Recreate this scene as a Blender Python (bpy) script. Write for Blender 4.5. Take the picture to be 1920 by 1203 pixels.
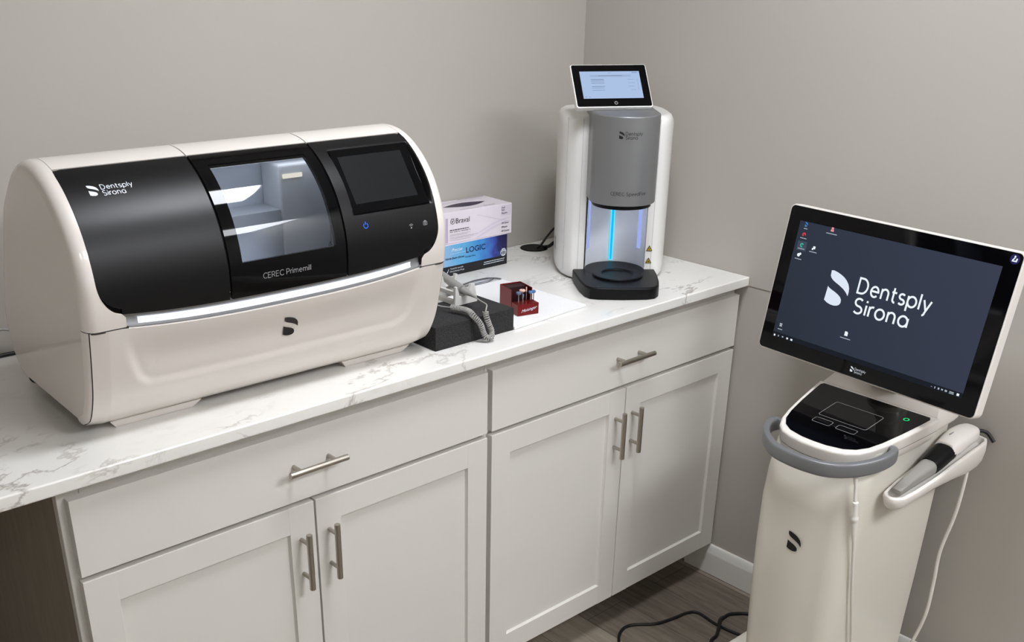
import bpy, bmesh, math, random
from mathutils import Vector, Matrix, Euler
from mathutils.geometry import tessellate_polygon

for o in list(bpy.data.objects):
    bpy.data.objects.remove(o, do_unlink=True)
SC = bpy.context.scene
COL = SC.collection
PI = math.pi
rnd = random.Random(7)

# ------------------------------------------------------------------ camera, world, exposure, room lights
cam_d = bpy.data.cameras.new('camera')
cam = bpy.data.objects.new('camera', cam_d)
COL.objects.link(cam)
cam.location = (-2.26988, -2.14289, 1.64830)
cam.rotation_euler = (1.13810, -0.01030, -0.72740)
cam_d.sensor_width = 36.0
cam_d.sensor_fit = 'HORIZONTAL'
cam_d.lens = 1931.352 * 36.0 / 1920.0
cam_d.shift_x = (960.0 - 917.3436) / 1920.0
cam_d.shift_y = (827.1579 - 601.5) / 1920.0
cam_d.clip_start = 0.05
SC.camera = cam

EXPO = 0.0
SC.view_settings.view_transform = 'Standard'
SC.view_settings.look = 'None'
SC.view_settings.gamma = 1.0
SC.view_settings.exposure = EXPO
SC.view_settings.use_curve_mapping = False

world = bpy.data.worlds.new('world')
SC.world = world
world.use_nodes = True
world.node_tree.nodes['Background'].inputs[0].default_value = (0.9, 0.95, 1.0, 1)
world.node_tree.nodes['Background'].inputs[1].default_value = 0.05

CEIL_Z = 2.5
LIGHT_COL = (0.95, 0.98, 1.04)
# centre x, centre y, size x, size y, brightness of each ceiling light
TROFFERS = [(-0.95, -1.12, 0.45, 0.40, 45.0), (-0.62, -2.95, 1.20, 0.60, 25.0), (-2.25, -2.95, 0.40, 0.40, 24.0)]  # last one is added to brighten the cabinet fronts on the left


# ------------------------------------------------------------------ materials
def srgb(r, g, b):
    f = lambda c: (c / 255 / 12.92) if c / 255 <= 0.04045 else ((c / 255 + 0.055) / 1.055) ** 2.4
    return (f(r), f(g), f(b), 1.0)


def mat(name, col, rough=0.5, metal=0.0, coat=0.0, coat_rough=0.05, emit=None, emit_s=0.0, spec=0.5, trans=0.0, ior=1.45, alpha=1.0):
    m = bpy.data.materials.new(name)
    m.use_nodes = True
    b = m.node_tree.nodes['Principled BSDF']
    b.inputs['Base Color'].default_value = col
    b.inputs['Roughness'].default_value = rough
    b.inputs['Metallic'].default_value = metal
    b.inputs['Coat Weight'].default_value = coat
    b.inputs['Coat Roughness'].default_value = coat_rough
    b.inputs['Specular IOR Level'].default_value = spec
    b.inputs['Transmission Weight'].default_value = trans
    b.inputs['IOR'].default_value = ior
    b.inputs['Alpha'].default_value = alpha
    if emit is not None:
        b.inputs['Emission Color'].default_value = emit
        b.inputs['Emission Strength'].default_value = emit_s
    return m


def nt(m):
    return m.node_tree.nodes, m.node_tree.links, m.node_tree.nodes['Principled BSDF']


def noise_bump(m, scale, strength, detail=4, dist=0.002, space='Object'):
    N, L, b = nt(m)
    tc = N.new('ShaderNodeTexCoord')
    n = N.new('ShaderNodeTexNoise')
    n.inputs['Scale'].default_value = scale
    n.inputs['Detail'].default_value = detail
    bp = N.new('ShaderNodeBump')
    bp.inputs['Strength'].default_value = strength
    bp.inputs['Distance'].default_value = dist
    L.new(tc.outputs[space], n.inputs['Vector'])
    L.new(n.outputs['Fac'], bp.inputs['Height'])
    L.new(bp.outputs['Normal'], b.inputs['Normal'])
    return n


def noise_tint(m, scale, c1, c2, detail=6, lo=0.35, hi=0.65, stretch=(1, 1, 1)):
    N, L, b = nt(m)
    tc = N.new('ShaderNodeTexCoord')
    mp = N.new('ShaderNodeMapping')
    mp.inputs['Scale'].default_value = stretch
    n = N.new('ShaderNodeTexNoise')
    n.inputs['Scale'].default_value = scale
    n.inputs['Detail'].default_value = detail
    r = N.new('ShaderNodeValToRGB')
    r.color_ramp.elements[0].position = lo
    r.color_ramp.elements[0].color = c1
    r.color_ramp.elements[1].position = hi
    r.color_ramp.elements[1].color = c2
    L.new(tc.outputs['Object'], mp.inputs['Vector'])
    L.new(mp.outputs['Vector'], n.inputs['Vector'])
    L.new(n.outputs['Fac'], r.inputs['Fac'])
    L.new(r.outputs['Color'], b.inputs['Base Color'])
    return r


def emission(name, col, s):
    m = bpy.data.materials.new(name)
    m.use_nodes = True
    N, L = m.node_tree.nodes, m.node_tree.links
    N.remove(N['Principled BSDF'])
    e = N.new('ShaderNodeEmission')
    e.inputs[0].default_value = col
    e.inputs[1].default_value = s
    L.new(e.outputs[0], N['Material Output'].inputs[0])
    return m


M = {}
M['wall'] = mat('wall_paint', srgb(178, 173, 165), 0.75)
noise_bump(M['wall'], 160, 0.08, 3, 0.001)
M['wall_far'] = mat('wall_paint_room', srgb(185, 180, 172), 0.75)
M['ceiling'] = mat('ceiling_paint', srgb(225, 223, 218), 0.85)
M['trim'] = mat('trim_paint', srgb(222, 220, 214), 0.4)
M['caulk'] = mat('caulk_line', srgb(120, 116, 110), 0.8)
M['cab'] = mat('cabinet_paint', srgb(216, 213, 206), 0.38)
M['cab_side_shade'] = mat('cabinet_side_shade_tint', srgb(118, 108, 95), 0.6)  # taupe stands in for the kneehole shade on the white cabinet's side
noise_tint(M['cab_side_shade'], 6, srgb(138, 128, 116), srgb(150, 140, 127), 5, 0.3, 0.7, (1, 8, 1))
M['dark_gap'] = mat('dark_recess', srgb(34, 32, 30), 0.8)
M['nickel'] = mat('brushed_nickel', srgb(176, 170, 160), 0.32, 1.0)
N_, L_, B_ = nt(M['nickel'])
noise_bump(M['nickel'], 900, 0.06, 2, 0.0005)
M['white_gloss'] = mat('white_gloss_plastic', srgb(222, 215, 208), 0.3, coat=0.6, coat_rough=0.03)
M['white_satin'] = mat('white_satin_plastic', srgb(226, 221, 214), 0.38)
M['white_cart'] = mat('white_cart_plastic', srgb(220, 215, 203), 0.3, coat=0.25, coat_rough=0.1)
M['white_oven'] = mat('white_oven_plastic', srgb(232, 231, 228), 0.3, coat=0.3, coat_rough=0.08)
M['black_satin'] = mat('black_satin_plastic', srgb(11, 11, 13), 0.38, spec=0.32)
noise_bump(M['black_satin'], 900, 0.12, 2, 0.0004)
M['black_gloss'] = mat('black_gloss_glass', srgb(5, 5, 7), 0.05, spec=0.28)
M['black_screen'] = mat('dark_screen_glass', srgb(24, 27, 29), 0.16, spec=0.4)
M['black_plastic'] = mat('black_plastic', srgb(10, 10, 12), 0.42, spec=0.22)
noise_bump(M['black_plastic'], 700, 0.08, 2, 0.0004)
M['black_rubber'] = mat('black_rubber', srgb(14, 14, 15), 0.5)
M['silver'] = mat('silver_paint', srgb(136, 137, 139), 0.38, 0.55)
M['silver_top'] = mat('silver_paint_top', srgb(150, 152, 156), 0.28, 0.55)
M['grey_handle'] = mat('grey_handle_plastic', srgb(122, 123, 125), 0.34, 0.25)
noise_bump(M['grey_handle'], 120, 0.12, 4, 0.001)
M['grey_sleeve'] = mat('grey_sleeve_plastic', srgb(140, 137, 132), 0.4)
M['seam'] = mat('seam_shadow_rubber', srgb(60, 58, 56), 0.7)
M['oven_recess'] = mat('pale_silver_lining', srgb(238, 238, 244), 0.5, 0.0)
M['oven_joint'] = mat('oven_joint_grey', srgb(200, 199, 196), 0.6)
M['ink_black'] = mat('printed_black', srgb(22, 21, 24), 0.5)
M['ink_white'] = mat('printed_white', srgb(225, 232, 240), 0.5)
M['ink_grey'] = mat('printed_grey', srgb(150, 150, 152), 0.5)
M['ink_icon'] = mat('printed_dark_icon', srgb(6, 6, 7), 0.6)
M['yellow'] = mat('warning_yellow', srgb(214, 176, 40), 0.5)
M['foam_black'] = mat('charcoal_foam', srgb(44, 43, 44), 0.95)
noise_tint(M['foam_black'], 420, srgb(20, 20, 21), srgb(54, 53, 54), 3, 0.35, 0.7)
noise_bump(M['foam_black'], 500, 0.5, 3, 0.0015)
N_, L_, B_ = nt(M['foam_black'])
M['foam_white'] = mat('white_foam_sheet', srgb(232, 232, 232), 0.7)
noise_bump(M['foam_white'], 260, 0.6, 4, 0.002)
M['red_metal'] = mat('red_anodised', srgb(112, 10, 11), 0.32, 0.4)
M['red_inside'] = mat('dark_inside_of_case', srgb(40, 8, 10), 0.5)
M['steel'] = mat('steel', srgb(170, 172, 176), 0.22, 1.0)
M['cable_grey'] = mat('grey_cable', srgb(158, 156, 152), 0.5)
M['cable_white'] = mat('white_cable', srgb(226, 222, 214), 0.45)
M['cradle'] = mat('cradle_plastic', srgb(206, 204, 200), 0.4)
M['handpiece'] = mat('handpiece_grey', srgb(158, 158, 156), 0.35, 0.3)
M['disc_blue'] = mat('polisher_blue_grey', srgb(96, 112, 140), 0.6)
M['disc_sky'] = mat('polisher_blue', srgb(84, 124, 172), 0.6)
M['disc_pink'] = mat('polisher_pink', srgb(226, 186, 168), 0.6)
M['navy'] = mat('printed_navy', srgb(22, 22, 62), 0.5)
M['box_white'] = mat('carton_white', srgb(222, 214, 222), 0.5)
M['lilac'] = mat('printed_lilac', srgb(190, 172, 196), 0.5)
M['lilac_pale'] = mat('printed_pale_lilac', srgb(212, 203, 216), 0.5)
M['box_black'] = mat('printed_carton_black', srgb(18, 18, 24), 0.45)
M['purple_dark'] = mat('dark_purple_film', srgb(32, 22, 52), 0.4)
M['chamber'] = mat('milling_chamber_lining', srgb(186, 192, 202), 0.5, 0.0)
M['chamber_block'] = mat('milling_unit_plastic', srgb(205, 207, 212), 0.45)
M['led_white'] = emission('white_led_strip', (0.93, 0.96, 1.0, 1), 1.25)
M['chamber_ledge'] = mat('chamber_ledge_plastic', srgb(176, 181, 190), 0.4)
M['led_warm'] = emission('warm_work_light', (1.0, 0.93, 0.78, 1), 0.9)
M['chamber_fill'] = emission('chamber_fill_light', (0.9, 0.95, 1.0, 1), 2.2)
M['led_cyan'] = emission('cyan_led_bar', (0.01, 0.46, 0.95, 1), 1.1)
M['led_cyan_edge'] = emission('cyan_led_edge', (0.10, 0.72, 1.0, 1), 1.2)
M['bay_fill'] = emission('bay_fill_glow', (0.78, 0.85, 1.0, 1), 2.2)
M['led_side'] = emission('pale_blue_led', (0.36, 0.45, 0.86, 1), 0.95)
M['led_blue'] = emission('blue_power_led', (0.03, 0.16, 1.0, 1), 1.6)
M['led_green'] = emission('green_power_led', (0.03, 0.8, 0.22, 1), 1.0)
M['scr_white'] = emission('screen_white', srgb(240, 246, 252), 1.0)
M['scr_logo'] = emission('screen_pale_blue', srgb(222, 232, 246), 1.0)
M['scr_bar'] = emission('screen_dark_bar', srgb(30, 33, 42), 1.0)
M['scr_sel'] = emission('screen_selection', srgb(66, 76, 92), 1.0)
M['scr_blue'] = emission('screen_icon_blue', srgb(70, 130, 200), 1.0)
M['scr_red'] = emission('screen_icon_red', srgb(205, 70, 70), 1.0)
M['scr_pink'] = emission('screen_icon_pink', srgb(226, 150, 155), 1.0)
M['scr_teal'] = emission('screen_icon_teal', srgb(60, 180, 150), 1.0)
M['scr_grey'] = emission('screen_text_grey', srgb(170, 180, 192), 1.0)
M['scr_line'] = emission('tablet_text_grey', srgb(112, 130, 160), 1.0)
M['scr_line_pale'] = emission('tablet_text_pale', srgb(140, 160, 194), 1.0)
M['tab_band'] = emission('tablet_title_band', srgb(158, 178, 210), 1.0)
M['badge'] = mat('navy_badge', srgb(24, 22, 78), 0.4)

# milling window: clear tinted pane
m = bpy.data.materials.new('window_pane_glass')
m.use_nodes = True
N, L = m.node_tree.nodes, m.node_tree.links
N.remove(N['Principled BSDF'])
tr = N.new('ShaderNodeBsdfTransparent')
tr.inputs[0].default_value = (0.86, 0.89, 0.93, 1)
gl = N.new('ShaderNodeBsdfGlossy')
gl.inputs['Roughness'].default_value = 0.03
fr = N.new('ShaderNodeFresnel')
fr.inputs[0].default_value = 1.5
mx = N.new('ShaderNodeMixShader')
L.new(fr.outputs[0], mx.inputs[0])
L.new(tr.outputs[0], mx.inputs[1])
L.new(gl.outputs[0], mx.inputs[2])
L.new(mx.outputs[0], N['Material Output'].inputs[0])
M['pane'] = m

# desktop picture of the cart screen: slate blue, a little lighter toward the upper right
m = bpy.data.materials.new('desktop_picture')
m.use_nodes = True
N, L = m.node_tree.nodes, m.node_tree.links
N.remove(N['Principled BSDF'])
tc = N.new('ShaderNodeTexCoord')
sp = N.new('ShaderNodeSeparateXYZ')
L.new(tc.outputs['Generated'], sp.inputs[0])
ad = N.new('ShaderNodeMath'); ad.operation = 'MULTIPLY_ADD'
ad.inputs[1].default_value = 0.75
L.new(sp.outputs['X'], ad.inputs[0])
ml = N.new('ShaderNodeMath'); ml.operation = 'MULTIPLY'; ml.inputs[1].default_value = 0.25
L.new(sp.outputs['Z'], ml.inputs[0])
L.new(ml.outputs[0], ad.inputs[2])
rp = N.new('ShaderNodeValToRGB')
rp.color_ramp.elements[0].color = srgb(45, 51, 62)
rp.color_ramp.elements[1].color = srgb(58, 64, 80)
L.new(ad.outputs[0], rp.inputs['Fac'])
em = N.new('ShaderNodeEmission')
L.new(rp.outputs['Color'], em.inputs[0])
L.new(em.outputs[0], N['Material Output'].inputs[0])
M['desktop'] = m
M['tablet_screen'] = emission('tablet_picture', srgb(172, 194, 228), 1.0)

# blue glove carton: mottled blues running darker toward the right end
m = mat('printed_carton_blue', srgb(70, 140, 200), 0.4)
N, L, b = nt(m)
tc = N.new('ShaderNodeTexCoord')
mp = N.new('ShaderNodeMapping')
mp.inputs['Rotation'].default_value = (0, 0.6, 0)
no = N.new('ShaderNodeTexNoise'); no.inputs['Scale'].default_value = 34; no.inputs['Detail'].default_value = 4
L.new(tc.outputs['Object'], mp.inputs[0]); L.new(mp.outputs[0], no.inputs['Vector'])
sp = N.new('ShaderNodeSeparateXYZ'); L.new(tc.outputs['Generated'], sp.inputs[0])
r1 = N.new('ShaderNodeValToRGB')
cr_ = r1.color_ramp
cr_.elements[0].position = 0.0; cr_.elements[0].color = srgb(150, 180, 214)
cr_.elements[1].position = 1.0; cr_.elements[1].color = srgb(26, 20, 60)
for pos, c in ((0.30, (96, 170, 214)), (0.60, (62, 140, 204)), (0.78, (58, 84, 170)), (0.88, (34, 34, 96))):
    e_ = cr_.elements.new(pos); e_.color = srgb(*c)
ma = N.new('ShaderNodeMath'); ma.operation = 'MULTIPLY_ADD'; ma.inputs[1].default_value = 0.34
L.new(no.outputs['Fac'], ma.inputs[0])
sb = N.new('ShaderNodeMath'); sb.operation = 'SUBTRACT'; sb.inputs[1].default_value = 0.17
L.new(sp.outputs['X'], sb.inputs[0]); L.new(sb.outputs[0], ma.inputs[2])
L.new(ma.outputs[0], r1.inputs['Fac'])
L.new(r1.outputs['Color'], b.inputs['Base Color'])
M['box_blue'] = m

# marble look quartz worktop
m = mat('marble_quartz', srgb(226, 224, 219), 0.2, coat=0.15, coat_rough=0.1)
N, L, b = nt(m)
tc = N.new('ShaderNodeTexCoord')
mp = N.new('ShaderNodeMapping'); mp.inputs['Rotation'].default_value = (0.2, 0.3, 0.5); mp.inputs['Scale'].default_value = (1.0, 1.9, 1.3)
L.new(tc.outputs['Object'], mp.inputs[0])


def vein(scale, width, seed, dist, det=8):
    n0 = N.new('ShaderNodeTexNoise'); n0.noise_dimensions = '4D'; n0.inputs['W'].default_value = seed
    n0.inputs['Scale'].default_value = scale; n0.inputs['Detail'].default_value = det; n0.inputs['Roughness'].default_value = 0.62
    n0.inputs['Distortion'].default_value = dist
    L.new(mp.outputs[0], n0.inputs['Vector'])
    s = N.new('ShaderNodeMath'); s.operation = 'SUBTRACT'; s.inputs[1].default_value = 0.5
    L.new(n0.outputs['Fac'], s.inputs[0])
    a = N.new('ShaderNodeMath'); a.operation = 'ABSOLUTE'; L.new(s.outputs[0], a.inputs[0])
    r = N.new('ShaderNodeMapRange'); r.inputs['From Min'].default_value = 0.0; r.inputs['From Max'].default_value = width
    r.inputs['To Min'].default_value = 1.0; r.inputs['To Max'].default_value = 0.0
    L.new(a.outputs[0], r.inputs['Value'])
    return r.outputs[0]


def mask(scale, seed, lo, hi):
    n0 = N.new('ShaderNodeTexNoise'); n0.noise_dimensions = '4D'; n0.inputs['W'].default_value = seed
    n0.inputs['Scale'].default_value = scale; n0.inputs['Detail'].default_value = 3
    L.new(mp.outputs[0], n0.inputs['Vector'])
    r = N.new('ShaderNodeMapRange'); r.inputs['From Min'].default_value = lo; r.inputs['From Max'].default_value = hi
    L.new(n0.outputs['Fac'], r.inputs['Value'])
    return r.outputs[0]


def mul(a, bb, k=1.0):
    q = N.new('ShaderNodeMath'); q.operation = 'MULTIPLY'; L.new(a, q.inputs[0]); L.new(bb, q.inputs[1])
    if k == 1.0:
        return q.outputs[0]
    q2 = N.new('ShaderNodeMath'); q2.operation = 'MULTIPLY'; q2.inputs[1].default_value = k; L.new(q.outputs[0], q2.inputs[0])
    return q2.outputs[0]


v1 = mul(vein(2.6, 0.016, 3.1, 0.6), mask(3.2, 9.0, 0.50, 0.62), 0.75)
v2 = mul(vein(6.5, 0.022, 7.7, 0.9), mask(4.0, 2.0, 0.54, 0.66), 0.6)
v3 = mul(mask(3.6, 14.0, 0.55, 0.75), mask(24.0, 5.0, 0.45, 0.7), 0.35)
c1 = N.new('ShaderNodeMix'); c1.data_type = 'RGBA'; c1.inputs[6].default_value = srgb(231, 229, 224); c1.inputs[7].default_value = srgb(140, 129, 118)
L.new(v1, c1.inputs[0])
c2 = N.new('ShaderNodeMix'); c2.data_type = 'RGBA'; c2.inputs[7].default_value = srgb(150, 141, 133)
L.new(v2, c2.inputs[0]); L.new(c1.outputs[2], c2.inputs[6])
c3 = N.new('ShaderNodeMix'); c3.data_type = 'RGBA'; c3.inputs[7].default_value = srgb(176, 168, 160)
L.new(v3, c3.inputs[0]); L.new(c2.outputs[2], c3.inputs[6])
L.new(c3.outputs[2], b.inputs['Base Color'])
M['marble'] = m

# grey brown plank floor, planks along y
m = mat('plank_floor', srgb(110, 100, 90), 0.5)
N, L, b = nt(m)
tc = N.new('ShaderNodeTexCoord')
mp = N.new('ShaderNodeMapping'); mp.inputs['Rotation'].default_value = (0, 0, PI / 2); mp.inputs['Location'].default_value = (0.95, 0.319, 0)
L.new(tc.outputs['Object'], mp.inputs[0])
bk = N.new('ShaderNodeTexBrick')
bk.inputs['Scale'].default_value = 1.0
bk.inputs['Mortar Size'].default_value = 0.0007
bk.inputs['Brick Width'].default_value = 1.5
bk.inputs['Row Height'].default_value = 0.145
bk.inputs['Color1'].default_value = (0.0, 0.0, 0.0, 1)
bk.inputs['Color2'].default_value = (1.0, 1.0, 1.0, 1)
bk.inputs['Mortar'].default_value = (0.3, 0.3, 0.3, 1)
bk.offset = 0.37
L.new(mp.outputs[0], bk.inputs['Vector'])
m2 = N.new('ShaderNodeMapping'); m2.inputs['Scale'].default_value = (34, 2.2, 1)
L.new(tc.outputs['Object'], m2.inputs[0])
gr = N.new('ShaderNodeTexNoise'); gr.inputs['Scale'].default_value = 2.2; gr.inputs['Detail'].default_value = 8; gr.inputs['Roughness'].default_value = 0.65
gr.inputs['Distortion'].default_value = 0.6
L.new(m2.outputs[0], gr.inputs['Vector'])
mxv = N.new('ShaderNodeMix'); mxv.data_type = 'FLOAT'; mxv.inputs[0].default_value = 0.45
sepc = N.new('ShaderNodeSeparateColor'); L.new(bk.outputs['Color'], sepc.inputs[0])
L.new(gr.outputs['Fac'], mxv.inputs[2]); L.new(sepc.outputs[0], mxv.inputs[3])
rp = N.new('ShaderNodeValToRGB')
rp.color_ramp.elements[0].position = 0.25; rp.color_ramp.elements[0].color = srgb(92, 84, 74)
rp.color_ramp.elements[1].position = 0.72; rp.color_ramp.elements[1].color = srgb(156, 145, 130)
L.new(mxv.outputs[0], rp.inputs['Fac'])
dk = N.new('ShaderNodeMix'); dk.data_type = 'RGBA'; dk.inputs[7].default_value = srgb(40, 35, 31)
L.new(bk.outputs['Fac'], dk.inputs[0]); L.new(rp.outputs['Color'], dk.inputs[6])
L.new(dk.outputs[2], b.inputs['Base Color'])
bp = N.new('ShaderNodeBump'); bp.inputs['Strength'].default_value = 0.15; bp.inputs['Distance'].default_value = 0.002
L.new(gr.outputs['Fac'], bp.inputs['Height']); L.new(bp.outputs['Normal'], b.inputs['Normal'])
M['floor'] = m


# ------------------------------------------------------------------ helpers
def obj(name, bm, material, parent=None, sharp=32, fix=True):
    """Link a bmesh as ONE mesh object under parent."""
    if fix:
        bmesh.ops.recalc_face_normals(bm, faces=bm.faces[:])
    me = bpy.data.meshes.new(name)
    bm.to_mesh(me)
    bm.free()
    me.materials.append(material)
    o = bpy.data.objects.new(name, me)
    COL.objects.link(o)
    if sharp:
        me.polygons.foreach_set('use_smooth', [True] * len(me.polygons))
        me.set_sharp_from_angle(angle=math.radians(sharp))
        w = o.modifiers.new('even_shading', 'WEIGHTED_NORMAL')
        w.keep_sharp = True
    if parent is not None:
        o.parent = parent
    return o


def tag(o, label, cat, group=None):
    o['label'] = label
    o['category'] = cat
    if group:
        o['group'] = group
    return o


def thing(name, label, cat, loc=(0, 0, 0), rz=0.0, group=None):
    o = bpy.data.objects.new(name, None)
    COL.objects.link(o)
    o.empty_display_size = 0.05
    o.location = loc
    o.rotation_euler = (0, 0, rz)
    return tag(o, label, cat, group)


def structure(name, bm, material):
    o = obj(name, bm, material)
    o['kind'] = 'structure'
    return o


def copy_tree(o, parent=None):
    c = o.copy()
    COL.objects.link(c)
    if parent is not None:
        c.parent = parent
    for ch in list(o.children):
        copy_tree(ch, c)
    return c


def BM():
    return bmesh.new()


def join(bm, tmp):
    me = bpy.data.meshes.new('tmp')
    tmp.to_mesh(me)
    tmp.free()
    bm.from_mesh(me)
    bpy.data.meshes.remove(me)


def box(bm, x0, x1, y0, y1, z0, z1, bev=0.0, seg=2, mtx=None):
    t = bmesh.new()
    bmesh.ops.create_cube(t, size=1.0)
    for v in t.verts:
        v.co = Vector((x0 + (v.co.x + .5) * (x1 - x0), y0 + (v.co.y + .5) * (y1 - y0), z0 + (v.co.z + .5) * (z1 - z0)))
    if bev:
        bmesh.ops.bevel(t, geom=t.edges[:], offset=bev, segments=seg, profile=0.5, affect='EDGES')
    if mtx is not None:
        bmesh.ops.transform(t, matrix=mtx, verts=t.verts[:])
    join(bm, t)


def loft(bm, rings, cap0=True, cap1=True, closed=True):
    R = [[bm.verts.new(p) for p in r] for r in rings]
    n = len(R[0])
    for a, b in zip(R, R[1:]):
        for i in range(n if closed else n - 1):
            j = (i + 1) % n
            try:
                bm.faces.new((a[i], a[j], b[j], b[i]))
            except ValueError:
                pass
    if cap0:
        bm.faces.new(R[0][::-1])
    if cap1:
        bm.faces.new(R[-1])
    return R


def inset_poly(P, d):
    """Offset a counter-clockwise polygon inward by d (mitred)."""
    n = len(P)
    out = []
    for i in range(n):
        a, b, c = Vector(P[i - 1]), Vector(P[i]), Vector(P[(i + 1) % n])
        e1 = (b - a).normalized()
        e2 = (c - b).normalized()
        n1 = Vector((-e1.y, e1.x))
        n2 = Vector((-e2.y, e2.x))
        m_ = n1 + n2
        k = m_.dot(n1)
        out.append(tuple(b + m_ * (d / max(k, 0.35))))
    return out


def prism(bm, P, z0, z1, bev=0.0, seg=3, bev0=None, f=None):
    """Extrude ccw polygon P from z0 to z1, top edge rounded by bev, bottom by bev0. f maps (x,y,z)->point."""
    g = f or (lambda x, y, z: (x, y, z))
    rings = []
    b0 = bev if bev0 is None else bev0
    if b0:
        for k in range(seg + 1):
            a = PI / 2 * k / seg
            Q = inset_poly(P, b0 * (1 - math.sin(a)))
            rings.append([g(x, y, z0 + b0 * (1 - math.cos(a))) for x, y in Q])
    else:
        rings.append([g(x, y, z0) for x, y in P])
    if bev:
        for k in range(seg + 1):
            a = PI / 2 * k / seg
            Q = inset_poly(P, bev * (1 - math.cos(a)))
            rings.append([g(x, y, z1 - bev + bev * math.sin(a)) for x, y in Q])
    else:
        rings.append([g(x, y, z1) for x, y in P])
    loft(bm, rings)


def rrect(w, h, r, n=6, cx=0.0, cy=0.0):
    P = []
    for k, (sx, sy) in enumerate(((1, 1), (-1, 1), (-1, -1), (1, -1))):
        for i in range(n + 1):
            a = PI / 2 * (k + i / n)
            P.append((cx + sx * (w / 2 - r) + r * math.cos(a), cy + sy * (h / 2 - r) + r * math.sin(a)))
    return P


def circle(r, n=32, cx=0.0, cy=0.0):
    return [(cx + r * math.cos(2 * PI * i / n), cy + r * math.sin(2 * PI * i / n)) for i in range(n)]


def spline(P, n=10, closed=False):
    P = [Vector(p) for p in P]
    if closed:
        Q = [P[-1]] + P + [P[0], P[1]]
    else:
        Q = [2 * P[0] - P[1]] + P + [2 * P[-1] - P[-2]]
    out = []
    for i in range(1, len(Q) - 2):
        p0, p1, p2, p3 = Q[i - 1], Q[i], Q[i + 1], Q[i + 2]
        for k in range(n):
            t = k / n
            out.append(.5 * ((2 * p1) + (p2 - p0) * t + (2 * p0 - 5 * p1 + 4 * p2 - p3) * t * t + (3 * p1 - p0 - 3 * p2 + p3) * t ** 3))
    if not closed:
        out.append(P[-1])
    return out


def frames(path):
    T = []
    for i in range(len(path)):
        a = path[max(i - 1, 0)]
        b = path[min(i + 1, len(path) - 1)]
        T.append((b - a).normalized())
    up = Vector((0, 0, 1))
    if abs(T[0].dot(up)) > .9:
        up = Vector((1, 0, 0))
    Nn = (up - T[0] * up.dot(T[0])).normalized()
    out = []
    for i, t in enumerate(T):
        Nn = (Nn - t * Nn.dot(t)).normalized()
        out.append((t, Nn, t.cross(Nn)))
    return out


def tube(bm, path, r, n=10, r2=None, rs=None):
    path = [Vector(p) for p in path]
    F = frames(path)
    rings = []
    for i, (p, (t, a, b)) in enumerate(zip(path, F)):
        k = rs[i] if rs else 1.0
        rings.append([tuple(p + a * (r * k * math.cos(2 * PI * j / n)) + b * ((r2 or r) * k * math.sin(2 * PI * j / n))) for j in range(n)])
    loft(bm, rings)


def cyl(bm, p0, p1, r, n=20, bev=0.0):
    p0, p1 = Vector(p0), Vector(p1)
    t = (p1 - p0)
    L_ = t.length
    if bev:
        pts = [p0, p0 + t * (bev / L_ * .3), p0 + t * (bev / L_), p1 - t * (bev / L_), p1 - t * (bev / L_ * .3), p1]
        tube(bm, pts, r, n, rs=[1 - bev / r, 1 - .3 * bev / r, 1, 1, 1 - .3 * bev / r, 1 - bev / r])
    else:
        tube(bm, [p0, p1], r, n)


def lathe(bm, prof, n=32, c=(0, 0, 0)):
    rings = [[(c[0] + r * math.cos(2 * PI * i / n), c[1] + r * math.sin(2 * PI * i / n), c[2] + z) for i in range(n)] for r, z in prof]
    loft(bm, rings)


# ------------------------------------------------------------------ lettering
def text2d(txt, size, align='LEFT', shear=0.0, xs=1.0, bold=0.0):
    cu = bpy.data.curves.new('lettering', 'FONT')
    cu.body = txt
    cu.size = size
    cu.align_x = align
    cu.shear = shear
    cu.offset = bold
    cu.resolution_u = 3
    o = bpy.data.objects.new('lettering', cu)
    COL.objects.link(o)
    dg = bpy.context.evaluated_depsgraph_get()
    me = bpy.data.meshes.new_from_object(o.evaluated_get(dg))
    V = [(v.co.x * xs, v.co.y) for v in me.vertices]
    Fc = [tuple(p.vertices) for p in me.polygons]
    bpy.data.objects.remove(o, do_unlink=True)
    bpy.data.meshes.remove(me)
    return V, Fc


def polys2d(P):
    """A list of 2D polygons to (verts, tris)."""
    V, Fc = [], []
    for p in P:
        b = len(V)
        V += [tuple(q) for q in p]
        for t in tessellate_polygon([[Vector((x, y, 0)) for x, y in p]]):
            Fc.append(tuple(b + i for i in t))
    return V, Fc


def arc(cx, cy, rx, ry, a0, a1, n=14):
    return [(cx + rx * math.cos(math.radians(a0 + (a1 - a0) * i / n)), cy + ry * math.sin(math.radians(a0 + (a1 - a0) * i / n))) for i in range(n + 1)]


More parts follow.
